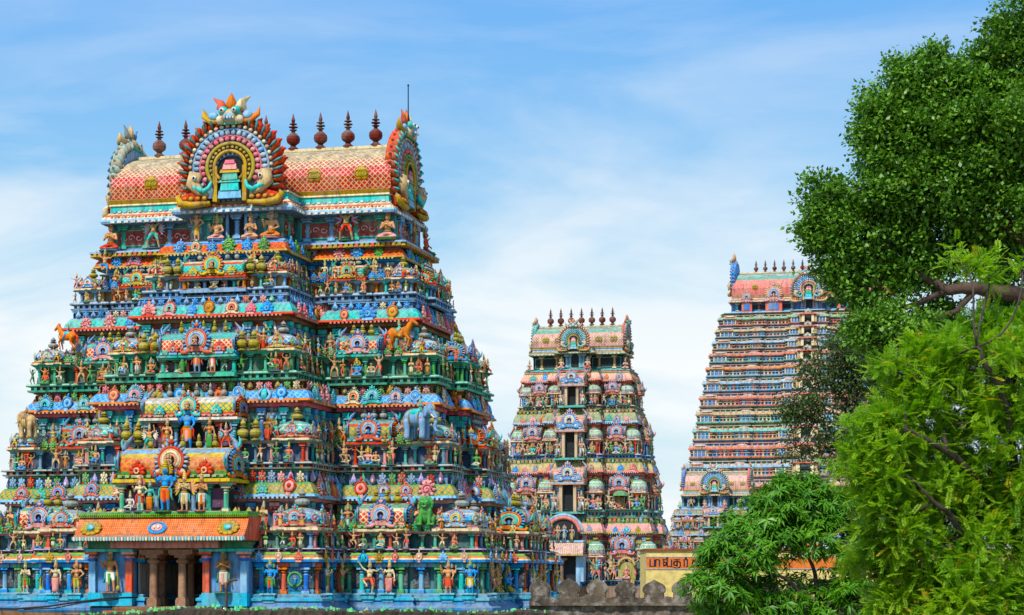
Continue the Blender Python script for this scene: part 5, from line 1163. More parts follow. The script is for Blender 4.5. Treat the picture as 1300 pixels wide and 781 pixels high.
for u, pose in ((-.6, 'four'), (.0, 'bless'), (.7, 'lady')): mid.put('deity_statue', figure(pose, 3, skin='sky' if u == 0 else 'flesh'), T(u, v-1.15, 4.25) @ SCL(1.25), prio=1)
u = 4.0; mid.put('deity_statue', figure('lunge', 8, skin='teal', cloth='red'), T(2.9, v-.6, .5) @ SCL(2.0), prio=1)
mb = MB(); mb.box(-.75, .75, -.2, .2, -.4, 0., pc('mustard')); mb.box(-.8, .8, .1, .3, 0, 1.6, pc('olive')); mb.arc(0, 1.2, .75, .14, pc('mustard'), 0, 180, 0, 12, 6); mb.merge(figure('lotus', 4, skin='coral', cloth='pink'), T(0, -.1, .1) @ SCL(1.4)); mid.put('shrine_panel', mb.geo(), T(5.4, -.55, .7), prio=1)
mb = MB(); mb.tube([(0, 0, 0), (.05, 0, 1.3)], .06, P['mustard'], 6); mb.lathe([(.75, 1.25), (.7, 1.45), (.35, 1.7), (.02, 1.75)], P['green'], 12, c=(-.3, 0, 0)); mb.merge(figure('lotus', 5, skin='flesh', cloth='red'), T(-.5, 0, 0) @ SCL(1.3)); mid.put('parasol_statue', mb.geo(), T(4.9, .8, 7.15), prio=1)
build_roof(mid, dict(sc=.85, d=3.0, zl=20.3, ze=21.75, zbar=22.4, ridge=24.65, p=1.3, C=1.5, Lh=4.35, R=1.3, cz=23.1, GR=1.55, gz=23.3, nf=7, fs=1.0, fh=1.75, lod=1,
  figs=[('lotus', -1.25, 'f', 1.2, dict(i=1, skin='flesh', cloth='pink')), ('lotus', 1.25, 'f', 1.2, dict(i=2, skin='flesh', cloth='red')), ('prayseat', 4.6, 'f', 1.1, dict(i=3, skin='flesh', cloth='pink')), ('prayseat', -4.6, 'f', 1.1, dict(i=3, skin='flesh', cloth='pink')), ('lotus', 5.2, 's', 1.3, dict(i=4, skin='coral', cloth='red'))],
  pal=dict(wall='dark', ledge='teal', ledge2='coral', npil=[('mustard', 'cream'), ('tq', 'jade')], eave=['olive', 'jade', 'mustard', 'olive', 'sky'],
   bar=[('olive',), ('rose', 'cream'), ('rose', 'cream'), (H('#cf7a6c'), 'cream'), (H('#c98874'), 'cream'), ('sand', 'rose'), ('jade',), ('jade', 'cream'), ('sand', 'jade'), ('jade',)],
   nasi=('coral', 'cream', 'cream', 'tq', 'blue', 'green', 'mustard'), gable=[('coral', 'tq', 'cream', 'slate', 'coral', 'green', 'mustard', 'slate'), ('tq', 'cream', 'cream', 'slate', 'pink', 'jade', 'cream', 'slate')])), DM, AM)
mb = MB(); mb.box(-AM-.6, AM+.6, -2.2, DM+.6, -4.9, .1, pc('stone')); mid.part('podium', mb)
mid.finish()

# ------------------------------------------------------------------ small tower in front of the tallest one
sm_ = Tower('temple_tower', 'small painted gateway tower standing low in front of the tallest tower, peacock blue gable ends', 'temple tower', (32.3, 330., 4.5), STUC_M)
AS, DS = 8.6, 9.
p_s = dict(base_m); p_s.update(lat='coral', lat2='mustard', lip='olive', trim='mustard')
ts = [mt(sc=1.0, d=0., dn=.6, C=3.3, p=1.2, wc=1.8, su=5.2, sl=2.4, sd=1.3, kw=1.7, zr0=1., zr1=1.4, zb=3.2, zr=4.4, zk0=4.3, zk1=5.0, zn=5.2, lod=1, seed=15, pal=dict(lat='coral', lat2='mustard')),
 mt(sc=.95, d=.9, dn=.5, C=3.1, p=1.1, wc=1.7, su=4.8, sl=2.2, sd=1.2, kw=1.6, zr0=5.2, zr1=5.5, zb=6.9, zr=8., zk0=7.9, zk1=8.6, zn=8.8, lod=1, seed=16),
 mt(sc=.9, d=1.7, dn=.4, C=2.9, p=1.0, wc=1.5, su=4.5, sl=2.1, sd=1.1, kw=1.5, zr0=8.8, zr1=9.1, zb=10.2, zr=11.2, zk0=11.2, zk1=11.9, zn=12., lod=1, seed=17, pal=dict(rail='pink'))]
for i, tr in enumerate(ts): build_tier(sm_, tr, DS, AS, i+20)
opening(sm_, 1.7, 1.05, .55, 9.4, 10.9, .9, 1.0)
build_roof(sm_, dict(sc=1.0, d=2.3, zl=12.3, ze=14.3, zbar=15.1, ridge=18.3, p=1.2, C=2.2, Lh=5.4, R=2.0, cz=16.4, GR=1.9, gz=16.8, nf=5, fs=1.3, fh=.01, lod=1,
  figs=[('lotus', -1.6, 'f', 1.5, dict(i=1, skin='flesh', cloth='pink')), ('lotus', 1.6, 'f', 1.5, dict(i=2, skin='flesh', cloth='red')), ('winged_up', 4., 'f', 2., dict(i=3, skin='sand', cloth='mustard')), ('winged_up', -4., 'f', 2., dict(i=3, skin='sand', cloth='mustard'))],
  pal=dict(wall='navy', ledge='sky', ledge2='pink', npil=[('sky', 'blue'), ('jade', 'tq')], eave=['olive', 'mustard', 'sand', 'olive', 'sky'],
   bar=[('olive',), ('red', 'cream'), ('coral', 'cream'), ('rose', 'cream'), ('sand', 'rose'), ('sand', 'pink'), ('pink',), ('sand', 'olive'), ('olive',), ('mustard',)],
   nasi=('teal', 'cream', 'sky', 'blue', 'sky', 'teal', 'mustard'), gable=[('coral', 'tq', 'cream', 'blue', 'coral', 'green', 'mustard', 'blue'), ('blue', 'coral', 'cream', 'blue', 'pink', 'jade', 'cream', 'blue')])), DS, AS)
mb = MB(); mb.box(-AS-.4, AS+.4, -1.6, DS+.4, -4.5, 1., pc('stone')); sm_.part('podium', mb)
sm_.finish()

# ------------------------------------------------------------------ the tallest tower: many narrow tiers
far = Tower('temple_tower', 'tallest gateway tower on the right, many narrow pastel tiers, half hidden by the trees', 'temple tower', (65.4, 460., 3.0), STUC_F)
AF, DF, YF = 30.6, 34., 460.
def zf(y): return (HORIZON-y)*YF/F_PX+3.0
ys = [742, 712, 683, 655, 629, 604, 579.5, 556, 533.5, 512, 491.5, 472, 453.5, 436, 420, 404.5, 388]
nT = len(ys)-1
BAND = ['coral', 'sky', 'sand', 'jade', 'pink', 'sky', 'coral', 'tq', 'sand', 'coral', 'sky', 'orange']; WL = ['teal', 'blue', 'jade', 'navy', 'slate', 'dkgreen', 'blue', 'olive']
rf = random.Random(3)
for i in range(nT):
    z0, z1 = zf(ys[i]), zf(ys[i+1]); h = z1-z0; d = 11.2*(i/nT)**.93; a = AF-d; C, p = 8.2-4.4*i/nT, 1.6
    fs = [(C, -p), (a*.50, .3), (a*.62, -.35), (a-4.2, .3), (a, 0)]
    po = outline(a, d, DF, fs, [(d+4., 0), (DF/2-5, -.3), (DF/2+5, .5), (DF-d-4, -.3), (DF-d, 0)])
    mb = MB(); b1, b2, w1 = mixc(pc(BAND[i % 12]), P['sand'], .15), mixc(pc(BAND[(i*5+3) % 12]), P['sand'], .2), mixc(pc(WL[i % 8]), P['sand'], .15)
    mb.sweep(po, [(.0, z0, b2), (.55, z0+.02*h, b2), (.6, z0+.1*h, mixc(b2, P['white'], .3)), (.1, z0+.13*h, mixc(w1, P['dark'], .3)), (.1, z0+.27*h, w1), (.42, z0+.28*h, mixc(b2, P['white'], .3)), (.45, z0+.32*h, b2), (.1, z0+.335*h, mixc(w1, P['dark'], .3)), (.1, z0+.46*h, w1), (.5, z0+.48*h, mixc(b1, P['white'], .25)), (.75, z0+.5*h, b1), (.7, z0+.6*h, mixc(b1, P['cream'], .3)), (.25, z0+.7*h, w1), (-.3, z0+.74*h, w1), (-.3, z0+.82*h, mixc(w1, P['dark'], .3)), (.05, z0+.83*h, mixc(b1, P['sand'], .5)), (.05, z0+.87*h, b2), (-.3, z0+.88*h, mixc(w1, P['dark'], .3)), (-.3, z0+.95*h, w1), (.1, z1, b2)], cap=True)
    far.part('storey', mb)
    for sg in segs(po):
        if not vis(sg[2]): continue
        for (x, y) in along(sg, .85, .15):
            M0 = T(x, y, z0+.1*h) @ face_rot(sg[2]); c_ = rf.choice([('cream', 'coral'), ('sky', 'blue'), ('coral', 'pink'), ('cream', 'sand'), ('blue', 'sky')])
            far.put('pilaster', pillar(*c_, 1., .12), M0 @ T(0, -.15, 0) @ SCL(1.9, 1.9, .38*h))
        for (x, y) in along(sg, 1.35, .2):
            c_ = rf.choice([('pink', 'cream'), ('cream', 'coral'), ('sky', 'cream'), ('sand', 'pink'), ('coral', 'cream')])
            far.put('leaf_ornament', leaf(*c_, 3), T(x, y, z0+.5*h) @ face_rot(sg[2]) @ T(0, -.6, 0) @ SCL(.8, .8, .3*h))
    for s in (1, -1):
        for uu, ww in ((a-1.9, 3.), (a*.56, 2.6), (C-1.2, 2.2)):
            v_ = d+.9 if uu != C-1.2 else d-p+.9
            mbk = kuta(round(ww, 1), 1.5, 'coral', 'cream', 'sky', 'sand', 'pink', 'cream', i % 3, detail=0)
            far.put('corner_shrine', mbk, T(s*uu, v_-.2, z0+.62*h) @ SCL(1, 1, h*.3/1.5))
            mw = MB(); mw.box(-ww*.42, ww*.42, -.25, .3, 0, .35*h, P['navy']); 
            for t in (-.46, -.16, .16, .46): mw.box(ww*t-.12, ww*t+.12, -.4, .3, 0, .35*h, pc('cream' if abs(t) > .3 else 'sky'))
            far.put('window', mw.geo(), T(s*uu, v_-1.05, z0+.11*h))
    k = 1.4-.65*i/nT
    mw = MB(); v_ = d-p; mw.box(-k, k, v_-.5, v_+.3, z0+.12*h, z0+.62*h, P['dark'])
    for s in (1, -1): mw.box(s*k*1.35-.35*k, s*k*1.35+.35*k, v_-1.4, v_+.2, z0+.08*h, z0+.66*h, pc('cream')); mw.box(s*k*2.1-.35*k, s*k*2.1+.35*k, v_-1.2, v_+.2, z0+.08*h, z0+.6*h, pc('sand')); mw.merge(kuta(1.8, 1.5, 'coral', 'cream', 'sky', 'sand', 'pink', 'cream', 1, detail=0), T(s*k*2.2, v_-.1, z0+.62*h) @ SCL(.9, .9, h*.28/1.5))
    mw.box(-k*2.4, k*2.4, v_-1.7, v_+.2, z0+.66*h, z0+.74*h, pc('coral')); mw.merge(kudu('sand', 'cream', 'sky'), T(0, v_-.9, z0+.7*h) @ SCL(k*2.4, 1.5, .42*h))
    far.part('window_bay', mw)
dT = 11.2
build_roof(far, dict(sc=1.8, d=dT, zl=zf(386), ze=zf(373), zbar=zf(366), ridge=zf(345)*1.035, p=1.6, C=3.4, Lh=AF-dT-1.5, R=3.6, cz=zf(358), GR=4.4, gz=zf(354)*1.03, nf=13, fs=2.15, fh=2.9, lod=1, cellk=.75, figs=[],
  pal=dict(wall='navy', ledge='sky', ledge2='sand', npil=[('sky', 'cream'), ('coral', 'sky')], eave=['sand', 'cream', 'coral', 'sand', 'cream'],
   bar=[('sand',), ('coral', 'pink'), ('coral', 'pink'), ('coral', 'pink'), ('coral', 'pink'), ('coral', 'pink'), ('jade',), ('cream', 'sky'), ('jade',), ('mustard',)],
   nasi=('sand', 'slate', 'cream', 'blue', 'sky', 'pink', 'sand'), gable=[('blue', 'coral', 'cream', 'blue', 'coral', 'green', 'mustard', 'blue'), ('blue', 'sky', 'cream', 'blue', 'pink', 'jade', 'cream', 'blue')])), DF, AF)
for s in (1, -1):
    for uu, k in ((.42, 1.), (.74, .62)):
        mb = MB(); mb.box(-1.9*k, 1.9*k, -1.0, 1., 0, zf(373)-zf(386), pc('coral')); mb.box(-1.2*k, 1.2*k, -1.1, 0, .4, 1.9, P['navy']); mb.merge(kudu('sand', 'pink', 'slate'), T(0, -1.2, 2.2) @ SCL(4.4*k, 2, 4.2*k)); far.put('roof_dormer', mb.geo(), T(s*uu*(AF-dT), dT+1.0, zf(386)))
mb = MB(); mb.box(-AF-1, AF+1, -1, DF+1, -3., zf(742)+.1, pc('stone')); far.part('podium', mb)
far.finish()
# ------------------------------------------------------------------ ground and walls
EARTH = plain('earth', H('#8a7556'), H('#6b6a45'), .15, .95, H('#56602f'))
MOSS = plain('mossy_masonry', H('#5a4c3a'), H('#332c25'), .9, .95, H('#3d3f26'))
OLD = plain('old_lime_plaster', H('#7d6c56'), H('#453d34'), 1.1, .95, H('#a59a8a'))
YEL = plain('yellow_wash', H('#f4da84'), H('#ecce74'), .5, .85)
ORA = plain('orange_paint', H('#f08427'), H('#e5761f'), .8, .7)
TERRA = plain('red_coping', H('#b3552b'), H('#8d4020'), 1., .9)
INK = plain('navy_paint', H('#1b1d4a'), H('#15163a'), 2., .6)
PALE = plain('pale_blue_paint', H('#b8c6cf'), H('#9fb0bb'), 1.2, .8)
IRON = plain('rusty_pipe', H('#6b4a35'), H('#4a362c'), 6., .7)
def mesh_of(name, mb, mat):
    me = Geo.mesh(mb.geo(), name, mat); return me
mb = MB(); mb.add([(-900, -40, 0), (900, -40, 0), (900, 1500, 0), (-900, 1500, 0)], [(0, 1, 2, 3)], (1, 1, 1)); tag(link('ground', mesh_of('ground', mb, EARTH)), kind='structure')

def loc_wall(name, x0, x1, y, z0, z1, th, mat, bump=.03, n=80, parent=None, M=None):
    """rough wall with an uneven crest"""
    r = random.Random(name); mb = MB(); v = []; f = []; rows = 7
    def off(a): return bump*(r.random()-.5)*2
    top = [z1+off(0)*.8 for i in range(n+1)]
    for side in (0, 1):
        for i in range(n+1):
            for j in range(rows+1):
                v.append((x0+(x1-x0)*i/n, y+(th if side else 0)+(off(0) if 0 < i < n else 0), z0+(top[i]-z0)*j/rows))
    st = (n+1)*(rows+1); R1 = rows+1
    for i in range(n):
        for j in range(rows):
            a = i*R1+j; f.append((a, a+R1, a+R1+1, a+1)); f.append((st+a+1, st+a+R1+1, st+a+R1, st+a))
        a = i*R1+rows; f.append((a, a+R1, st+a+R1, st+a))
    for i in (0, n):
        for j in range(rows):
            a = i*R1+j; f.append((a+1, st+a+1, st+a, a) if i == 0 else (a, st+a, st+a+1, a+1))
    mb.add(v, f, (1, 1, 1)); return link(name, mesh_of(name, mb, mat), parent, M)

# nearest boundary wall, its crest set with broken green bottle glass
YW = 70.
bw = tag(link('boundary_wall', None), 'low mossy brown wall along the bottom edge, broken green bottle glass set in its crest', 'wall'); 
pA, pB = at(60, 785, YW+2), at(700, 776.5, YW)
WM = T(0, 0, 0)
def crest_z(px): return at(px, 781.5-10*min(1, max(0, (px-95)/135))+(1.2*math.sin(px*.045)+.8*math.sin(px*.11+1)) + (4.5 if px > 560 else 4.5*(px/560.)**3), YW).z
r = random.Random(5); v = []; f = []; n = 150
for i in range(n+1):
    px = 60+640*i/n; x = at(px, 0, YW).x; zt = crest_z(px)+r.uniform(-.03, .03)
    for (dy, z) in ((-.28+r.uniform(-.03, .03), 0), (-.26+r.uniform(-.04, .04), zt-.9), (-.25+r.uniform(-.05, .05), zt-.35), (-.24+r.uniform(-.05, .05), zt-.08), (-.12, zt), (.12, zt+r.uniform(-.02, .03)), (.25, zt-.1), (.26, 0)): v.append((x, YW+dy, z))
for i in range(n):
    for j in range(7): a = i*8+j; f.append((a, a+8, a+9, a+1))
mb = MB(); mb.add(v, f, (1, 1, 1)); link('masonry', mesh_of('masonry', mb, MOSS), bw)
def glass_mat():
    m = bpy.data.materials.new('bottle_glass'); nt = nodes(m); pos = N(nt, 'ShaderNodeNewGeometry').outputs['Position']
    c = RAMP(nt, NOISE(nt, pos, 1.3, 2), [(.35, H('#2fae4a')), (.5, H('#7fdc6a')), (.6, H('#3fc39a')), (.68, H('#c9c27a'))]); b = N(nt, 'ShaderNodeBsdfPrincipled'); nt.links.new(c, b.inputs['Base Color'])
    b.inputs['Roughness'].default_value = .25; b.inputs['Coat Weight'].default_value = .5; o = N(nt, 'ShaderNodeOutputMaterial'); nt.links.new(b.outputs[0], o.inputs[0]); return m
GLASS = glass_mat(); mb = MB(); mo = MB()
def shard(mb, x, y, z, s):
    k = r.randint(4, 6); a0 = r.random()*6
    base = [(x+s*.8*math.cos(a0+2*PI*i/k), y+s*.5*math.sin(a0+2*PI*i/k), z-.04) for i in range(k)]; top = [(x+s*r.uniform(.2, .8)*math.cos(a0+2*PI*i/k), y+s*.4*math.sin(a0+2*PI*i/k), z+s*r.uniform(.3, 1.3)) for i in range(k)]
    mb.add(base+top, [tuple(range(k, 2*k))]+[(i, (i+1) % k, (i+1) % k+k, i+k) for i in range(k)], (1, 1, 1))
for i in range(300):
    px = r.uniform(98, 700); big = r.random() < .1
    shard(mb, at(px, 0, YW).x, YW+r.uniform(-.22, .15), crest_z(px)-.015, r.uniform(.07, .13) if big else r.uniform(.03, .06))
o = link('broken_glass', mesh_of('broken_glass', mb, GLASS), bw); o['kind'] = 'stuff'
# bent pipe standing behind it
p0 = at(290, 775, YW+1); mb = MB(); z1 = at(0, 741, YW+1).z; s_ = (YW+1)/F_PX
mb.tube([(p0.x-.07, YW+1, 0), (p0.x-.07, YW+1, z1-.15), (p0.x-.03, YW+1, z1+.02), (p0.x+.08, YW+1, z1+.1), (p0.x+.25, YW+1, z1+.13), (p0.x+.3, YW+1, z1+.1)], [.05, .045, .045, .045, .04, .035], (1, 1, 1), 8)
tag(link('bent_pipe', mesh_of('bent_pipe', mb, IRON)), 'thin rusty pipe with a hooked top right of the porch doorway', 'pipe')
# slack black cable across the foot of the tower
mb = MB(); cpts = [at(-40, 772, 96), at(20, 773, 96), at(60, 770, 96), at(100, 764, 96), at(140, 759.5, 96.5), at(175, 758.5, 97)]; mb.tube(cpts, .045, (1, 1, 1), 6); cpts = [at(30, 774, 95.6), at(70, 772, 95.6), at(105, 765, 96), at(150, 761, 96.5)]; mb.tube(cpts, .03, (1, 1, 1), 6)
tag(link('cable', mesh_of('cable', mb, plain('black_rubber', H('#161618'), H('#1d1d20'), 4., .6))), 'slack black cable lying along the foot of the large tower, lower left', 'cable')

# crenellated old wall in the middle distance
YC = 76.
cw = tag(link('crenellated_wall', None), 'weathered dark wall with a row of rounded pointed merlons, below the middle tower', 'wall')
xa, xb = at(672, 0, YC).x, at(1330, 0, YC).x; zt = at(0, 758.5, YC).z
o = loc_wall('masonry', xa, xb, YC, 0, zt, .55, OLD, .05, 120, cw)
lz = at(0, 766.5, YC).z; mb = MB(); mb.box(xa-.02, xb, YC-.16, YC, lz-.07, lz+.04, (1, 1, 1)); link('ledge', mesh_of('ledge', mb, OLD), cw)
def merlon():
    w = .41; pts = [(-w*.86, 0), (w*.86, 0), (w*.86, .12), (w*.8, .16)]; pts += [(w*math.cos(t), .32+.34*math.sin(t)) for t in np.linspace(-.35, 1.15, 10)]
    right = pts[2:]; poly = [(-w*.86, -.08), (w*.86, -.08)]+right+[(w*.2, .685), (0, .74)]+[(-x, z) for x, z in reversed(right+[(w*.2, .685)])]
    mb = MB(); mb.prism(poly, 0, .42, (1, 1, 1)); inn = [(x*.82, .04+z*.86) for x, z in poly[1:-1] if True]; 
    mb.prism([(x*.84, .03+z*.85) for x, z in poly], -.035, 0, (1, 1, 1)); return mb.geo()
mg = merlon().mesh('merlon', OLD); px = 686.; k = 0
while px < 1320:
    x = at(px, 0, YC).x; link('merlon', mg, cw, T(x, YC+.06, zt) @ SCL(1.0+.04*math.sin(k*2.1), 1, .92+.05*math.sin(k*1.3))); px += 36.3; k += 1

# yellow wall with the painted sign band
YB = 90.
yb = tag(link('yellow_building', None), 'yellow washed wall with an orange band of dark painted lettering, partly behind the bushy tree', 'building')
X = lambda px: at(px, 0, YB).x
Z = lambda py: at(0, py, YB).z
mb = MB(); mb.box(X(820), X(1330), YB, YB+4, 0, Z(699), (1, 1, 1)); link('wall', mesh_of('wall', mb, YEL), yb)
mb = MB(); mb.box(X(818.5), X(1332), YB-.08, YB+4.06, Z(699), Z(696.6), (1, 1, 1)); link('coping', mesh_of('coping', mb, TERRA), yb)
sb = MB(); sb.box(X(820.4), X(1118), YB-.02, YB-.003, Z(722), Z(707.5), (1, 1, 1)); so = link('sign_band', mesh_of('sign_band', sb, ORA), yb)
sb = MB(); sb.box(X(820.2), X(1118.4), YB-.03, YB-.004, Z(707.5), Z(706.6), (1, 1, 1)); sb.box(X(820.2), X(1118.4), YB-.03, YB-.004, Z(722.9), Z(722), (1, 1, 1)); sb.box(X(819.9), X(820.5), YB-.03, YB-.004, Z(722.9), Z(706.6), (1, 1, 1)); link('band_border', mesh_of('band_border', sb, PALE), yb)
tb = MB()
def strokes(px0, wpx, hy0, hy1, lines, th):
    for ln in lines:
        pts = [(X(px0+wpx*a), YB-.025, Z(hy0)+(Z(hy1)-Z(hy0))*b) for a, b in ln]
        for i in range(len(pts)-1):
            a, b = Vector(pts[i]), Vector(pts[i+1]); d = (b-a); L_ = d.length
            if L_ < 1e-5: continue
            d /= L_; s = Vector((-d.z, 0, d.x)); hx = th*(1. if abs(d.z) > abs(d.x) else .72)/2; e = d*th*.3
            q = [a-e+s*hx, a-e-s*hx, b+e-s*hx, b+e+s*hx]; tb.add([(p.x, p.y, p.z) for p in q]+[(p.x, p.y+.012, p.z) for p in q], [(0, 1, 2, 3), (0, 4, 5, 1), (1, 5, 6, 2), (2, 6, 7, 3), (3, 7, 4, 0)], (1, 1, 1))
def curve(fn, a, b, n=12): return [fn(a+(b-a)*i/n) for i in range(n+1)]
def el(cx, cy, rx, ry, a, b): return curve(lambda t: (cx+rx*math.cos(math.radians(t)), cy+ry*math.sin(math.radians(t))), a, b)
TH = .058
B0, B1 = 719.0, 710.6
strokes(825.2, 5.6, B0, B1, [[(0, 1), (0, 0), (1, 0), (1, 1)]], TH)                                             # pa
strokes(832.4, 5.2, B0, B1, [[(0, 0), (0, .8), (.12, 1), (.75, 1), (.9, .85), (.9, 0)]], TH)                    # aa sign
strokes(841.0, 11.5, B0, B1, [[(0, 1), (.52, 1)], [(.14, 1), (.14, 0)], [(.14, .55)]+el(.3, .42, .17, .2, 130, -60)+[(.28, .1), (.2, .05)], [(.52, 1), (.52, .0), (1, 0), (1, 1)], el(.5, 1.3, .06, .1, 0, 360)], TH)   # ng with dot
strokes(855.0, 10.6, B0, B1, [[(.05, .98), (.75, .98)], [(.42, 1), (.42, .0)], el(.23, .4, .2, .28, 90, 360), el(.6, .48, .2, .22, 150, 0)+[(.82, .1), (.7, -.22), (.3, -.28), (.0, -.12)], [(.05, .7), (.4, .7)]], TH)             # ku
strokes(868.6, 4.6, B0, B1, [[(0, 0), (0, 1), (.85, 1), (.85, 0), (.55, -.12)], el(.45, 1.28, .12, .1, 0, 360)], TH)   # r with dot
strokes(878.6, 6.0, B0, B1, [[(0, .95), (.95, .95)], [(.8, .95), (.8, .55)], el(.42, .42, .36, .38, 60, 330), [(.72, .1), (.1, -.18)]], TH)   # sa
link('lettering', mesh_of('lettering', tb, INK), so)

# ------------------------------------------------------------------ trees
def leaf_mat(name, trans, gloss, hue):
    m = bpy.data.materials.new(name); nt = nodes(m); L = nt.links.new
    c = N(nt, 'ShaderNodeAttribute', attribute_name='Col').outputs['Color']
    d = N(nt, 'ShaderNodeBsdfPrincipled'); L(c, d.inputs['Base Color']); d.inputs['Roughness'].default_value = gloss; d.inputs['Specular IOR Level'].default_value = .35
    t = N(nt, 'ShaderNodeBsdfTranslucent'); L(MIX(nt, 'MULTIPLY', 1., c, hue), t.inputs['Color'])
    x = N(nt, 'ShaderNodeMixShader'); x.inputs[0].default_value = trans; L(d.outputs[0], x.inputs[1]); L(t.outputs[0], x.inputs[2])
    o = N(nt, 'ShaderNodeOutputMaterial'); L(x.outputs[0], o.inputs[0]); return m
BARK = plain('bark', H('#6d5343'), H('#43352b'), 3., .95); BARK2 = plain('grey_brown_bark', H('#5a4c40'), H('#352b25'), 4., .95)
def unit(v): return v/np.maximum(np.linalg.norm(v, axis=1, keepdims=True), 1e-9)
def quads_mesh(name, V, col, mat):
    """V (n,4,3)"""
    n = len(V); me = bpy.data.meshes.new(name); me.vertices.add(4*n); me.vertices.foreach_set('co', V.reshape(-1).astype(np.float32)); me.loops.add(4*n); me.loops.foreach_set('vertex_index', np.arange(4*n, dtype=np.int32))
    me.polygons.add(n); me.polygons.foreach_set('loop_start', np.arange(0, 4*n, 4, dtype=np.int32)); c4 = np.ones((n, 4), np.float32); c4[:, :3] = col
    a = me.attributes.new('Col', 'FLOAT_COLOR', 'FACE'); a.data.foreach_set('color', c4.ravel()); me.update(calc_edges=True); me.validate(); me.materials.append(mat); return me
def leaf_quads(p, d, s, L, W, fold=0.):
    """p base, d direction, s side, one diamond leaf each"""
    nrm = np.cross(d, s); m = p+d*(L*.42)[:, None]; lift = nrm*(W*fold)[:, None]
    return np.stack([p, m+s*(W/2)[:, None]+lift, p+d*L[:, None]-nrm*(L*.08)[:, None], m-s*(W/2)[:, None]+lift], axis=1)
def cluster_pts(blobs, rng, dens, lo=.42, hi=.88, far=1.24, fill=.2):
    """leaf clusters gathered in boughs spread over each blob, with gaps between them"""
    pts, ctr, rad = [], [], []
    for c, r, q in blobs:
        n = int(dens*r*r*q); m = max(7, int(13*q)); v = unit(rng.normal(size=(m, 3))+np.array([0, -.25, .15])); sc_ = np.array(c)+v*(r*rng.uniform(lo, hi, m))[:, None]
        sr = r*rng.uniform(.26, .48, m); k = rng.integers(m, size=n); w = unit(rng.normal(size=(n, 3))+np.array([0, 0, .35])); rr = rng.uniform(.45, far, n)**.7
        q0 = sc_[k]+w*(rr*sr[k])[:, None]*np.array([1.1, 1, .75]); fl = rng.random(n) < fill; q0[fl] = np.array(c)+unit(rng.normal(size=(fl.sum(), 3)))*(r*rng.uniform(.1, .95, fl.sum())**.5)[:, None]; pts.append(q0); ctr.append(sc_[k]-v[k]*(sr[k]*.6)[:, None]-np.array([0, 0, .25])*sr[k][:, None]); rad.append(np.full(n, r))
    return np.concatenate(pts), np.concatenate(ctr), np.concatenate(rad)
def crown_ovate(blobs, rng, dens, per, L0, W0, spread, pal, mat):
    P_, C_, R_ = cluster_pts(blobs, rng, dens); n = len(P_); N_ = n*per
    tw = rng.random(n); base = np.repeat(P_, per, 0)+rng.normal(size=(N_, 3))*spread*np.array([1, 1, .8]); out = unit(np.repeat(P_-C_, per, 0))
    d = unit(out*.5+rng.normal(size=(N_, 3))*.75+np.array([0, 0, -.45])); s = unit(np.cross(d, np.array([0, 0, 1.])+rng.normal(size=(N_, 3))*.45))
    L = L0*rng.uniform(.7, 1.25, N_); W = W0*rng.uniform(.75, 1.2, N_); t = np.clip(np.repeat(tw, per)*.6+rng.random(N_)*.4, 0, 1)[:, None]
    a, b = np.array(pal[0]), np.array(pal[1]); col = a*(1-t)+b*t; y = rng.random(N_) < pal[3]; col[y] = np.array(pal[2])*rng.uniform(.7, 1.1, (y.sum(), 1))
    return leaf_quads(base, d, s, L, W, .22), col, P_
def crown_frond(blobs, rng, dens, pal, mat, FL=.28, pairs=9):
    P_, C_, R_ = cluster_pts(blobs, rng, dens, .5, 1.0, 1.35, .16); per = 5; n = len(P_); M_ = n*per; tw = rng.random(n)
    out = unit(np.repeat(P_-C_, per, 0)); d0 = unit(out*.55+rng.normal(size=(M_, 3))*.7+np.array([0, 0, .3])); L = FL*rng.uniform(.7, 1.25, M_); base = np.repeat(P_, per, 0)+rng.normal(size=(M_, 3))*.05
    s0 = unit(np.cross(d0, np.array([0, 0, 1.])+rng.normal(size=(M_, 3))*.15)); droop = rng.uniform(.08, .45, M_); V, Cc = [], []
    bough = .5+.5*np.sin(P_[:, 0]*3.1+1)*np.sin(P_[:, 2]*3.7)*np.sin(P_[:, 1]*2.3+2); tt = np.repeat(tw*.4+bough*.35, per)+rng.random(M_)*.3; a, b = np.array(pal[0]), np.array(pal[1]); yl = rng.random(M_) < pal[3]
    for k in range(pairs*2+1):
        i = k//2; sd = 1 if k % 2 else -1; f = (i+.6)/pairs if k < pairs*2 else .98
        p = base+d0*(L*f)[:, None]+np.array([0, 0, -1.])*(L*droop*f*f*.7)[:, None]; dn = unit(d0+np.array([0, 0, -1.])*(droop*f*1.2)[:, None])
        dl = unit(dn*.75+s0*sd*(.9 if k < pairs*2 else 0)+rng.normal(size=(M_, 3))*.08+np.array([0, 0, -.18])); sl = unit(np.cross(dl, np.cross(s0, dn)+rng.normal(size=(M_, 3))*.2))
        V.append(leaf_quads(p, dl, sl, L*.29*(1-.35*abs(f-.45)), L*.082, .1)); t = np.clip(tt+rng.normal(size=M_)*.06, 0, 1)[:, None]; c = a*(1-t)+b*t; c[yl] = np.array(pal[2]); Cc.append(c)
    return np.concatenate(V), np.concatenate(Cc), P_
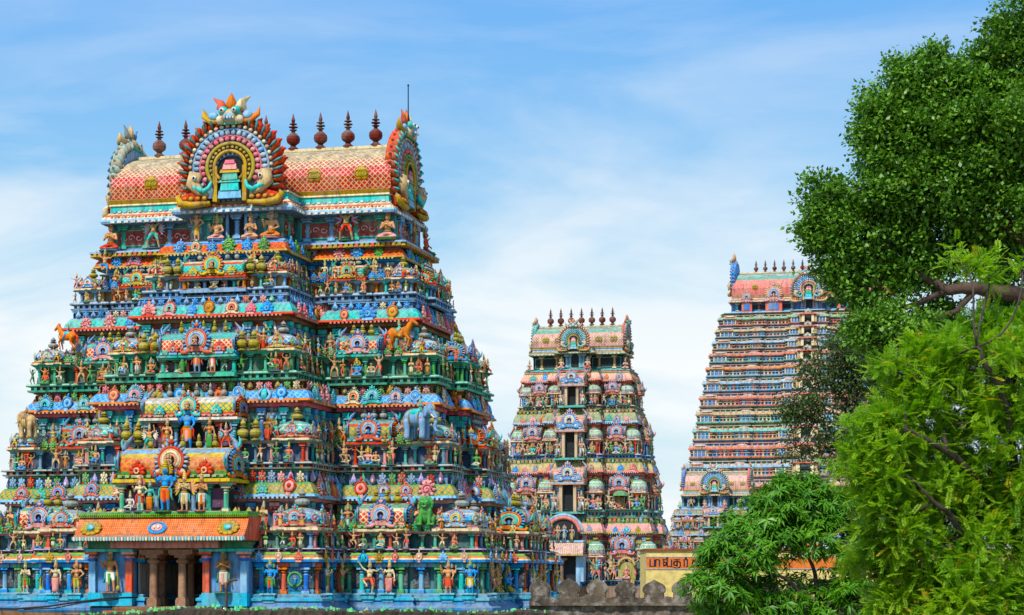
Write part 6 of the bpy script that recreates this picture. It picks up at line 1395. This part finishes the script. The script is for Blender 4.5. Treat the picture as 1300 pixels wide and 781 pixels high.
def crown_whorl(blobs, rng, dens, pal, mat, LL=.25, per=11):
    P_, C_, R_ = cluster_pts(blobs, rng, dens, .45, .9, 1.2, .15); n = len(P_); N_ = n*per; out = unit(P_-C_+np.array([0, -.1, .35])*R_[:, None]); ax = np.repeat(out, per, 0); tw = np.repeat(rng.random(n), per)
    e = unit(np.cross(ax, rng.normal(size=(N_, 3)))); d = unit(ax*rng.uniform(-.1, .9, N_)[:, None]+e+np.array([0, 0, -.25])); L = LL*rng.uniform(.7, 1.2, N_)
    s = unit(np.cross(d, ax)); base = np.repeat(P_, per, 0)+ax*rng.uniform(0, .1, N_)[:, None]; t = np.clip(tw*.6+rng.random(N_)*.4, 0, 1)[:, None]; col = np.array(pal[0])*(1-t)+np.array(pal[1])*t
    y = rng.random(N_) < pal[3]; col[y] = np.array(pal[2])
    W = L*.2; nrm = np.cross(d, s); m = base+d*(L*.45)[:, None]
    return np.stack([base, m+s*(W/2)[:, None], base+d*L[:, None]-np.array([0, 0, 1.])*(L*.18)[:, None], m-s*(W/2)[:, None]], axis=1), col, P_
def limb(mb, a, b, r0, r1, rng, sag=.1, n=7, col=(1, 1, 1)):
    a, b = Vector(a), Vector(b); L = (b-a).length; k = [Vector(rng.normal(size=3))*L*.05 for _ in range(3)]; pts = []
    for i in range(n+1):
        t = i/n; p = a.lerp(b, t)+k[0]*math.sin(PI*t)+k[1]*math.sin(2*PI*t)*.6+Vector((0, 0, sag*L*math.sin(PI*t))); pts.append(p)
    mb.tube(pts, [r0+(r1-r0)*(i/n)**.8 for i in range(n+1)], col, 8); return pts
def tree(name, label, base, fork, blobs_px, Y, crown_fn, args, mat, bark, trunk_r, limbs_px=(), seed=1, twigs=3, group=None, dens=1.):
    rng = np.random.default_rng(seed); root = tag(link(name, None), label, 'tree', group); blobs = []
    for b in blobs_px:
        dy = b[3] if len(b) > 3 else rng.uniform(-.25, .5)*1.6; c = at(b[0], b[1], Y+dy); blobs.append((c, b[2]*Y/F_PX, b[4] if len(b) > 4 else 1.))
    mb = MB(); base, fork = Vector(base), Vector(fork); limb(mb, base, fork, trunk_r*1.25, trunk_r*.85, rng, 0, 8)
    heads = []
    for pts in limbs_px:
        q = [at(p[0], p[1], Y+p[2]) for p in pts]; rr = np.linspace(pts[0][3] if len(pts[0]) > 3 else trunk_r*.45, trunk_r*.1, len(q)*4-3); sm = []
        for i in range(len(q)-1):
            for k in range(4): sm.append(q[i].lerp(q[i+1], k/4)+Vector(rng.normal(size=3))*.02)
        sm.append(q[-1]); mb.tube(sm, list(rr), (1, 1, 1), 8); heads.append((sm, rr))
    V, col, cp = crown_fn(blobs, rng, *args, mat)
    for c, r, q in blobs:
        src = fork; r0 = trunk_r*.42
        if heads:
            best = min(((p-c).length, i, j) for i, (sm, rr) in enumerate(heads) for j, p in enumerate(sm))
            if best[0] < (fork-c).length: src = heads[best[1]][0][best[2]]; r0 = min(r0, float(heads[best[1]][1][best[2]])*.8)
        limb(mb, src, c, max(r0*(.35 if q < .62 else 1), .022), .016, rng, .06)
        near_ = cp[np.linalg.norm(cp-np.array(c), axis=1) < r*1.15]
        for _ in range(int(twigs*q)+5):
            if len(near_): limb(mb, c+(Vector(rng.normal(size=3))*r*.15), Vector(near_[rng.integers(len(near_))]), .022, .006, rng, .03, 4)
    link('trunk', mesh_of('trunk', mb, bark), root); link('crown', quads_mesh('crown', V, col, mat), root); return root
FIG = leaf_mat('fig_leaf', .22, .42, (1.2, 1.25, .5)); NEEM = leaf_mat('neem_leaf', .48, .55, (1.15, 1.2, .35)); MANGO = leaf_mat('strap_leaf', .3, .42, (1.2, 1.25, .4))
gY = 56.
tree('fig_tree', 'tall dark green broad crowned tree at the upper right with a thick bare limb', at(1420, 0, gY+1).to_2d().to_3d(), at(1400, 560, gY+1),
 [(1315, 20, 55), (1290, 60, 50), (1320, 110, 60), (1250, 105, 55), (1220, 130, 45), (1175, 105, 48), (1135, 120, 42), (1120, 170, 46), (1200, 185, 80), (1290, 170, 80), (1110, 232, 50), (1048, 258, 40), (1030, 285, 28), (1065, 315, 46), (1120, 300, 66), (1190, 275, 66), (1270, 262, 62), (1066, 345, 30), (1115, 370, 48), (1105, 425, 36), (1145, 420, 42), (1180, 340, 40), (1290, 320, 46, 1.2, .8), (1340, 240, 80), (1240, 310, 50, 1., .8), (1310, 390, 40, 1.4, .8), (1210, 235, 60), (1250, 195, 60), (1150, 235, 56), (1150, 165, 55), (1200, 400, 30, 1.6, .6), (1270, 380, 34, 1.6, .6), (1180, 420, 34, 1.4)], gY,
 crown_ovate, (215, 15, .15, .095, .14, [(.036, .13, .012), (.21, .44, .03), (.34, .38, .05), .004]), FIG, BARK, .42,
 [[(1400, 470, 1, .3), (1330, 395, .6), (1290, 372, .3), (1240, 366, 0), (1205, 368, 0), (1170, 350, .2), (1140, 335, .4), (1100, 300, .6)], [(1400, 450, 1, .28), (1340, 330, .5), (1290, 295, .2), (1255, 262, 0), (1225, 220, .2), (1200, 170, .3)], [(1205, 368, 0, .09), (1165, 385, .2), (1130, 400, .4)], [(1240, 366, 0, .1), (1215, 395, .1), (1190, 405, .3), (1150, 430, .3)]], 3, 10, None)
tree('thin_leaved_tree', 'sparse olive green tree with gaps, in front of the tallest tower', at(1105, 0, 64).to_2d().to_3d(), at(1110, 640, 64),
 [(1075, 440, 38, 0, .8), (1100, 470, 42, 0, .9), (1040, 480, 36, 0, .75), (1005, 515, 26, 0, .6), (1030, 535, 36, 0, .7), (1080, 520, 48, 0, .85), (1055, 572, 34, 0, .6), (1100, 560, 40, 0, .8), (1015, 570, 24, 0, .5)], 64,
 crown_ovate, (210, 12, .115, .07, .16, [(.045, .085, .02), (.12, .2, .045), (.24, .24, .06), .01]), FIG, BARK2, .2, [[(1125, 640, .2, .14), (1105, 565, 0), (1070, 570, 0), (1040, 575, 0)], [(1115, 600, .2, .12), (1080, 520, 0), (1050, 480, 0), (1030, 490, 0)]], 4, 14)
tree('neem_tree', 'bright lime green feathery tree in front on the right edge', at(1330, 0, 39).to_2d().to_3d(), at(1320, 790, 39),
 [(1320, 440, 48), (1250, 338, 24, 0, .55), (1212, 328, 15, 0, .5), (1298, 345, 16, 0, .5), (1250, 450, 48), (1195, 470, 42), (1150, 480, 34), (1290, 480, 75), (1205, 525, 66), (1140, 530, 44), (1110, 555, 36), (1130, 600, 46), (1200, 600, 76), (1285, 590, 80), (1140, 660, 50), (1210, 680, 76), (1290, 690, 80), (1120, 725, 44), (1165, 755, 56), (1240, 765, 70), (1310, 770, 60), (1080, 600, 26, 0, .7)], 39,
 crown_frond, (360, [(.10, .31, .010), (.44, .66, .02), (.68, .52, .03), .03]), NEEM, BARK2, .22,
 [[(1315, 720, 1, .12), (1260, 640, .3), (1225, 590, -.3), (1180, 560, -.8), (1150, 545, -.9)], [(1310, 690, 1, .1), (1290, 600, 0), (1280, 520, -.8), (1250, 460, -1.), (1240, 440, -1.)], [(1320, 760, 1, .12), (1250, 720, .2), (1200, 650, -.8), (1170, 620, -1.)]], 5, 8)
tree('strap_leaved_tree', 'mid green bushy tree with long strap leaves in front of the yellow wall', at(1040, 0, 50).to_2d().to_3d(), at(1038, 770, 50),
 [(1000, 640, 38), (920, 695, 24), (1010, 700, 30, .8, .5), (1055, 775, 34), (990, 765, 36), (1065, 745, 26, .5, .6), (965, 645, 36), (1040, 640, 38), (935, 685, 34), (985, 680, 42), (1050, 685, 42, 0, .9), (905, 712, 26), (890, 745, 22), (925, 740, 34), (910, 772, 30), (960, 705, 34), (950, 745, 30), (965, 775, 34, 0, .9), (1020, 660, 34), (1075, 650, 34), (1085, 705, 30, 0, .6), (1035, 745, 22, .6, .5), (1090, 765, 34), (1010, 785, 26, 0, .7)], 50,
 crown_whorl, (270, [(.04, .175, .006), (.16, .42, .015), (.45, .34, .04), .006]), MANGO, BARK2, .11,
 [[(1040, 775, 0, .07), (1035, 730, 0), (1020, 690, 0), (1000, 650, 0)], [(1038, 775, 0, .06), (1000, 735, -.2), (960, 720, -.4), (930, 715, -.4)], [(1042, 775, 0, .06), (1065, 720, 0), (1070, 680, .2)], [(1038, 772, 0, .05), (985, 770, -.3), (940, 765, -.4)]], 6, 6)

# ------------------------------------------------------------------ light, sky, camera
SUN_EL, SUN_AZ = math.radians(52), math.radians(208)      # azimuth clockwise from +Y (view direction): behind the camera, to the left
sd = Vector((math.sin(SUN_AZ)*math.cos(SUN_EL), math.cos(SUN_AZ)*math.cos(SUN_EL), math.sin(SUN_EL)))
sl = bpy.data.lights.new('sun', 'SUN'); sl.energy = 4.2; sl.angle = math.radians(4); sl.color = (1., .955, .88)
so_ = bpy.data.objects.new('sun', sl); COLL.objects.link(so_); so_.rotation_euler = (-sd).to_track_quat('-Z', 'Y').to_euler()
w = bpy.data.worlds.new('World'); SC.world = w; w.use_nodes = True; nt = w.node_tree; nt.nodes.clear(); L = nt.links.new
sky = N(nt, 'ShaderNodeTexSky', sky_type='NISHITA'); sky.sun_disc = False; sky.sun_elevation = SUN_EL; sky.sun_rotation = SUN_AZ; sky.altitude = 100; sky.air_density = 1.2; sky.dust_density = .6; sky.ozone_density = 2.
tc = N(nt, 'ShaderNodeTexCoord'); dirv = tc.outputs['Generated']; sx = N(nt, 'ShaderNodeSeparateXYZ'); L(dirv, sx.inputs[0]); el_ = sx.outputs[2]
hsv = N(nt, 'ShaderNodeHueSaturation'); hsv.inputs['Saturation'].default_value = 1.25; L(sky.outputs[0], hsv.inputs['Color'])
# clear-air gradient by elevation, then two layers of thin cloud
grad = RAMP(nt, el_, [(0., (7.0, 8.5, 9.3)), (.07, (5.8, 8.0, 9.3)), (.14, (4.2, 7.1, 9.3)), (.21, (2.5, 5.6, 9.3)), (.28, (1.55, 4.5, 9.4)), (.6, (1.2, 3.4, 8.2))])
base = MIX(nt, 'MIX', .85, hsv.outputs[0], grad)
def clouds(sc, loc, scale, det, lo, hi):
    mp = N(nt, 'ShaderNodeMapping'); mp.inputs['Scale'].default_value = sc; mp.inputs['Location'].default_value = loc; mp.inputs['Rotation'].default_value = (0, math.radians(-9), 0); L(dirv, mp.inputs[0])
    n = N(nt, 'ShaderNodeTexNoise'); n.inputs['Scale'].default_value = scale; n.inputs['Detail'].default_value = det; n.inputs['Roughness'].default_value = .55; n.inputs['Distortion'].default_value = .5; L(mp.outputs[0], n.inputs['Vector']); return RAMP(nt, n.outputs['Fac'], [(lo, 0.), (hi, 1.)])
c1 = clouds((1, 1, 3.6), (.3, 0, .15), 4.2, 8, .43, .64); c2 = clouds((1, 1, 5.5), (1.7, .4, .9), 11., 8, .5, .85)
low = RAMP(nt, el_, [(0., .95), (.10, .95), (.19, .46), (.27, .15), (.5, .2)])
cm = MATH(nt, 'MINIMUM', MATH(nt, 'ADD', MATH(nt, 'MULTIPLY', c1, low), MATH(nt, 'MULTIPLY', MATH(nt, 'MULTIPLY', c2, low), .18)), 1.)
col = MIX(nt, 'MIX', cm, base, (9.2, 9.5, 9.6))
bg = N(nt, 'ShaderNodeBackground'); L(col, bg.inputs['Color']); bg.inputs['Strength'].default_value = .105
ow = N(nt, 'ShaderNodeOutputWorld'); L(bg.outputs[0], ow.inputs[0])
cam = bpy.data.cameras.new('camera'); co = bpy.data.objects.new('camera', cam); COLL.objects.link(co); co.location = CAM; co.rotation_euler = (PI/2, 0, 0)
cam.sensor_width = 36.; cam.lens = 36.*F_PX/1300; cam.shift_y = (HORIZON-390.5)/1300; cam.clip_start = .5; cam.clip_end = 3000.; SC.camera = co
SC.render.resolution_x, SC.render.resolution_y = 1024, 615
SC.view_settings.view_transform = 'Standard'; SC.view_settings.look = 'None'; SC.view_settings.exposure = 0.
SC.cycles.max_bounces = 6; SC.cycles.transparent_max_bounces = 4
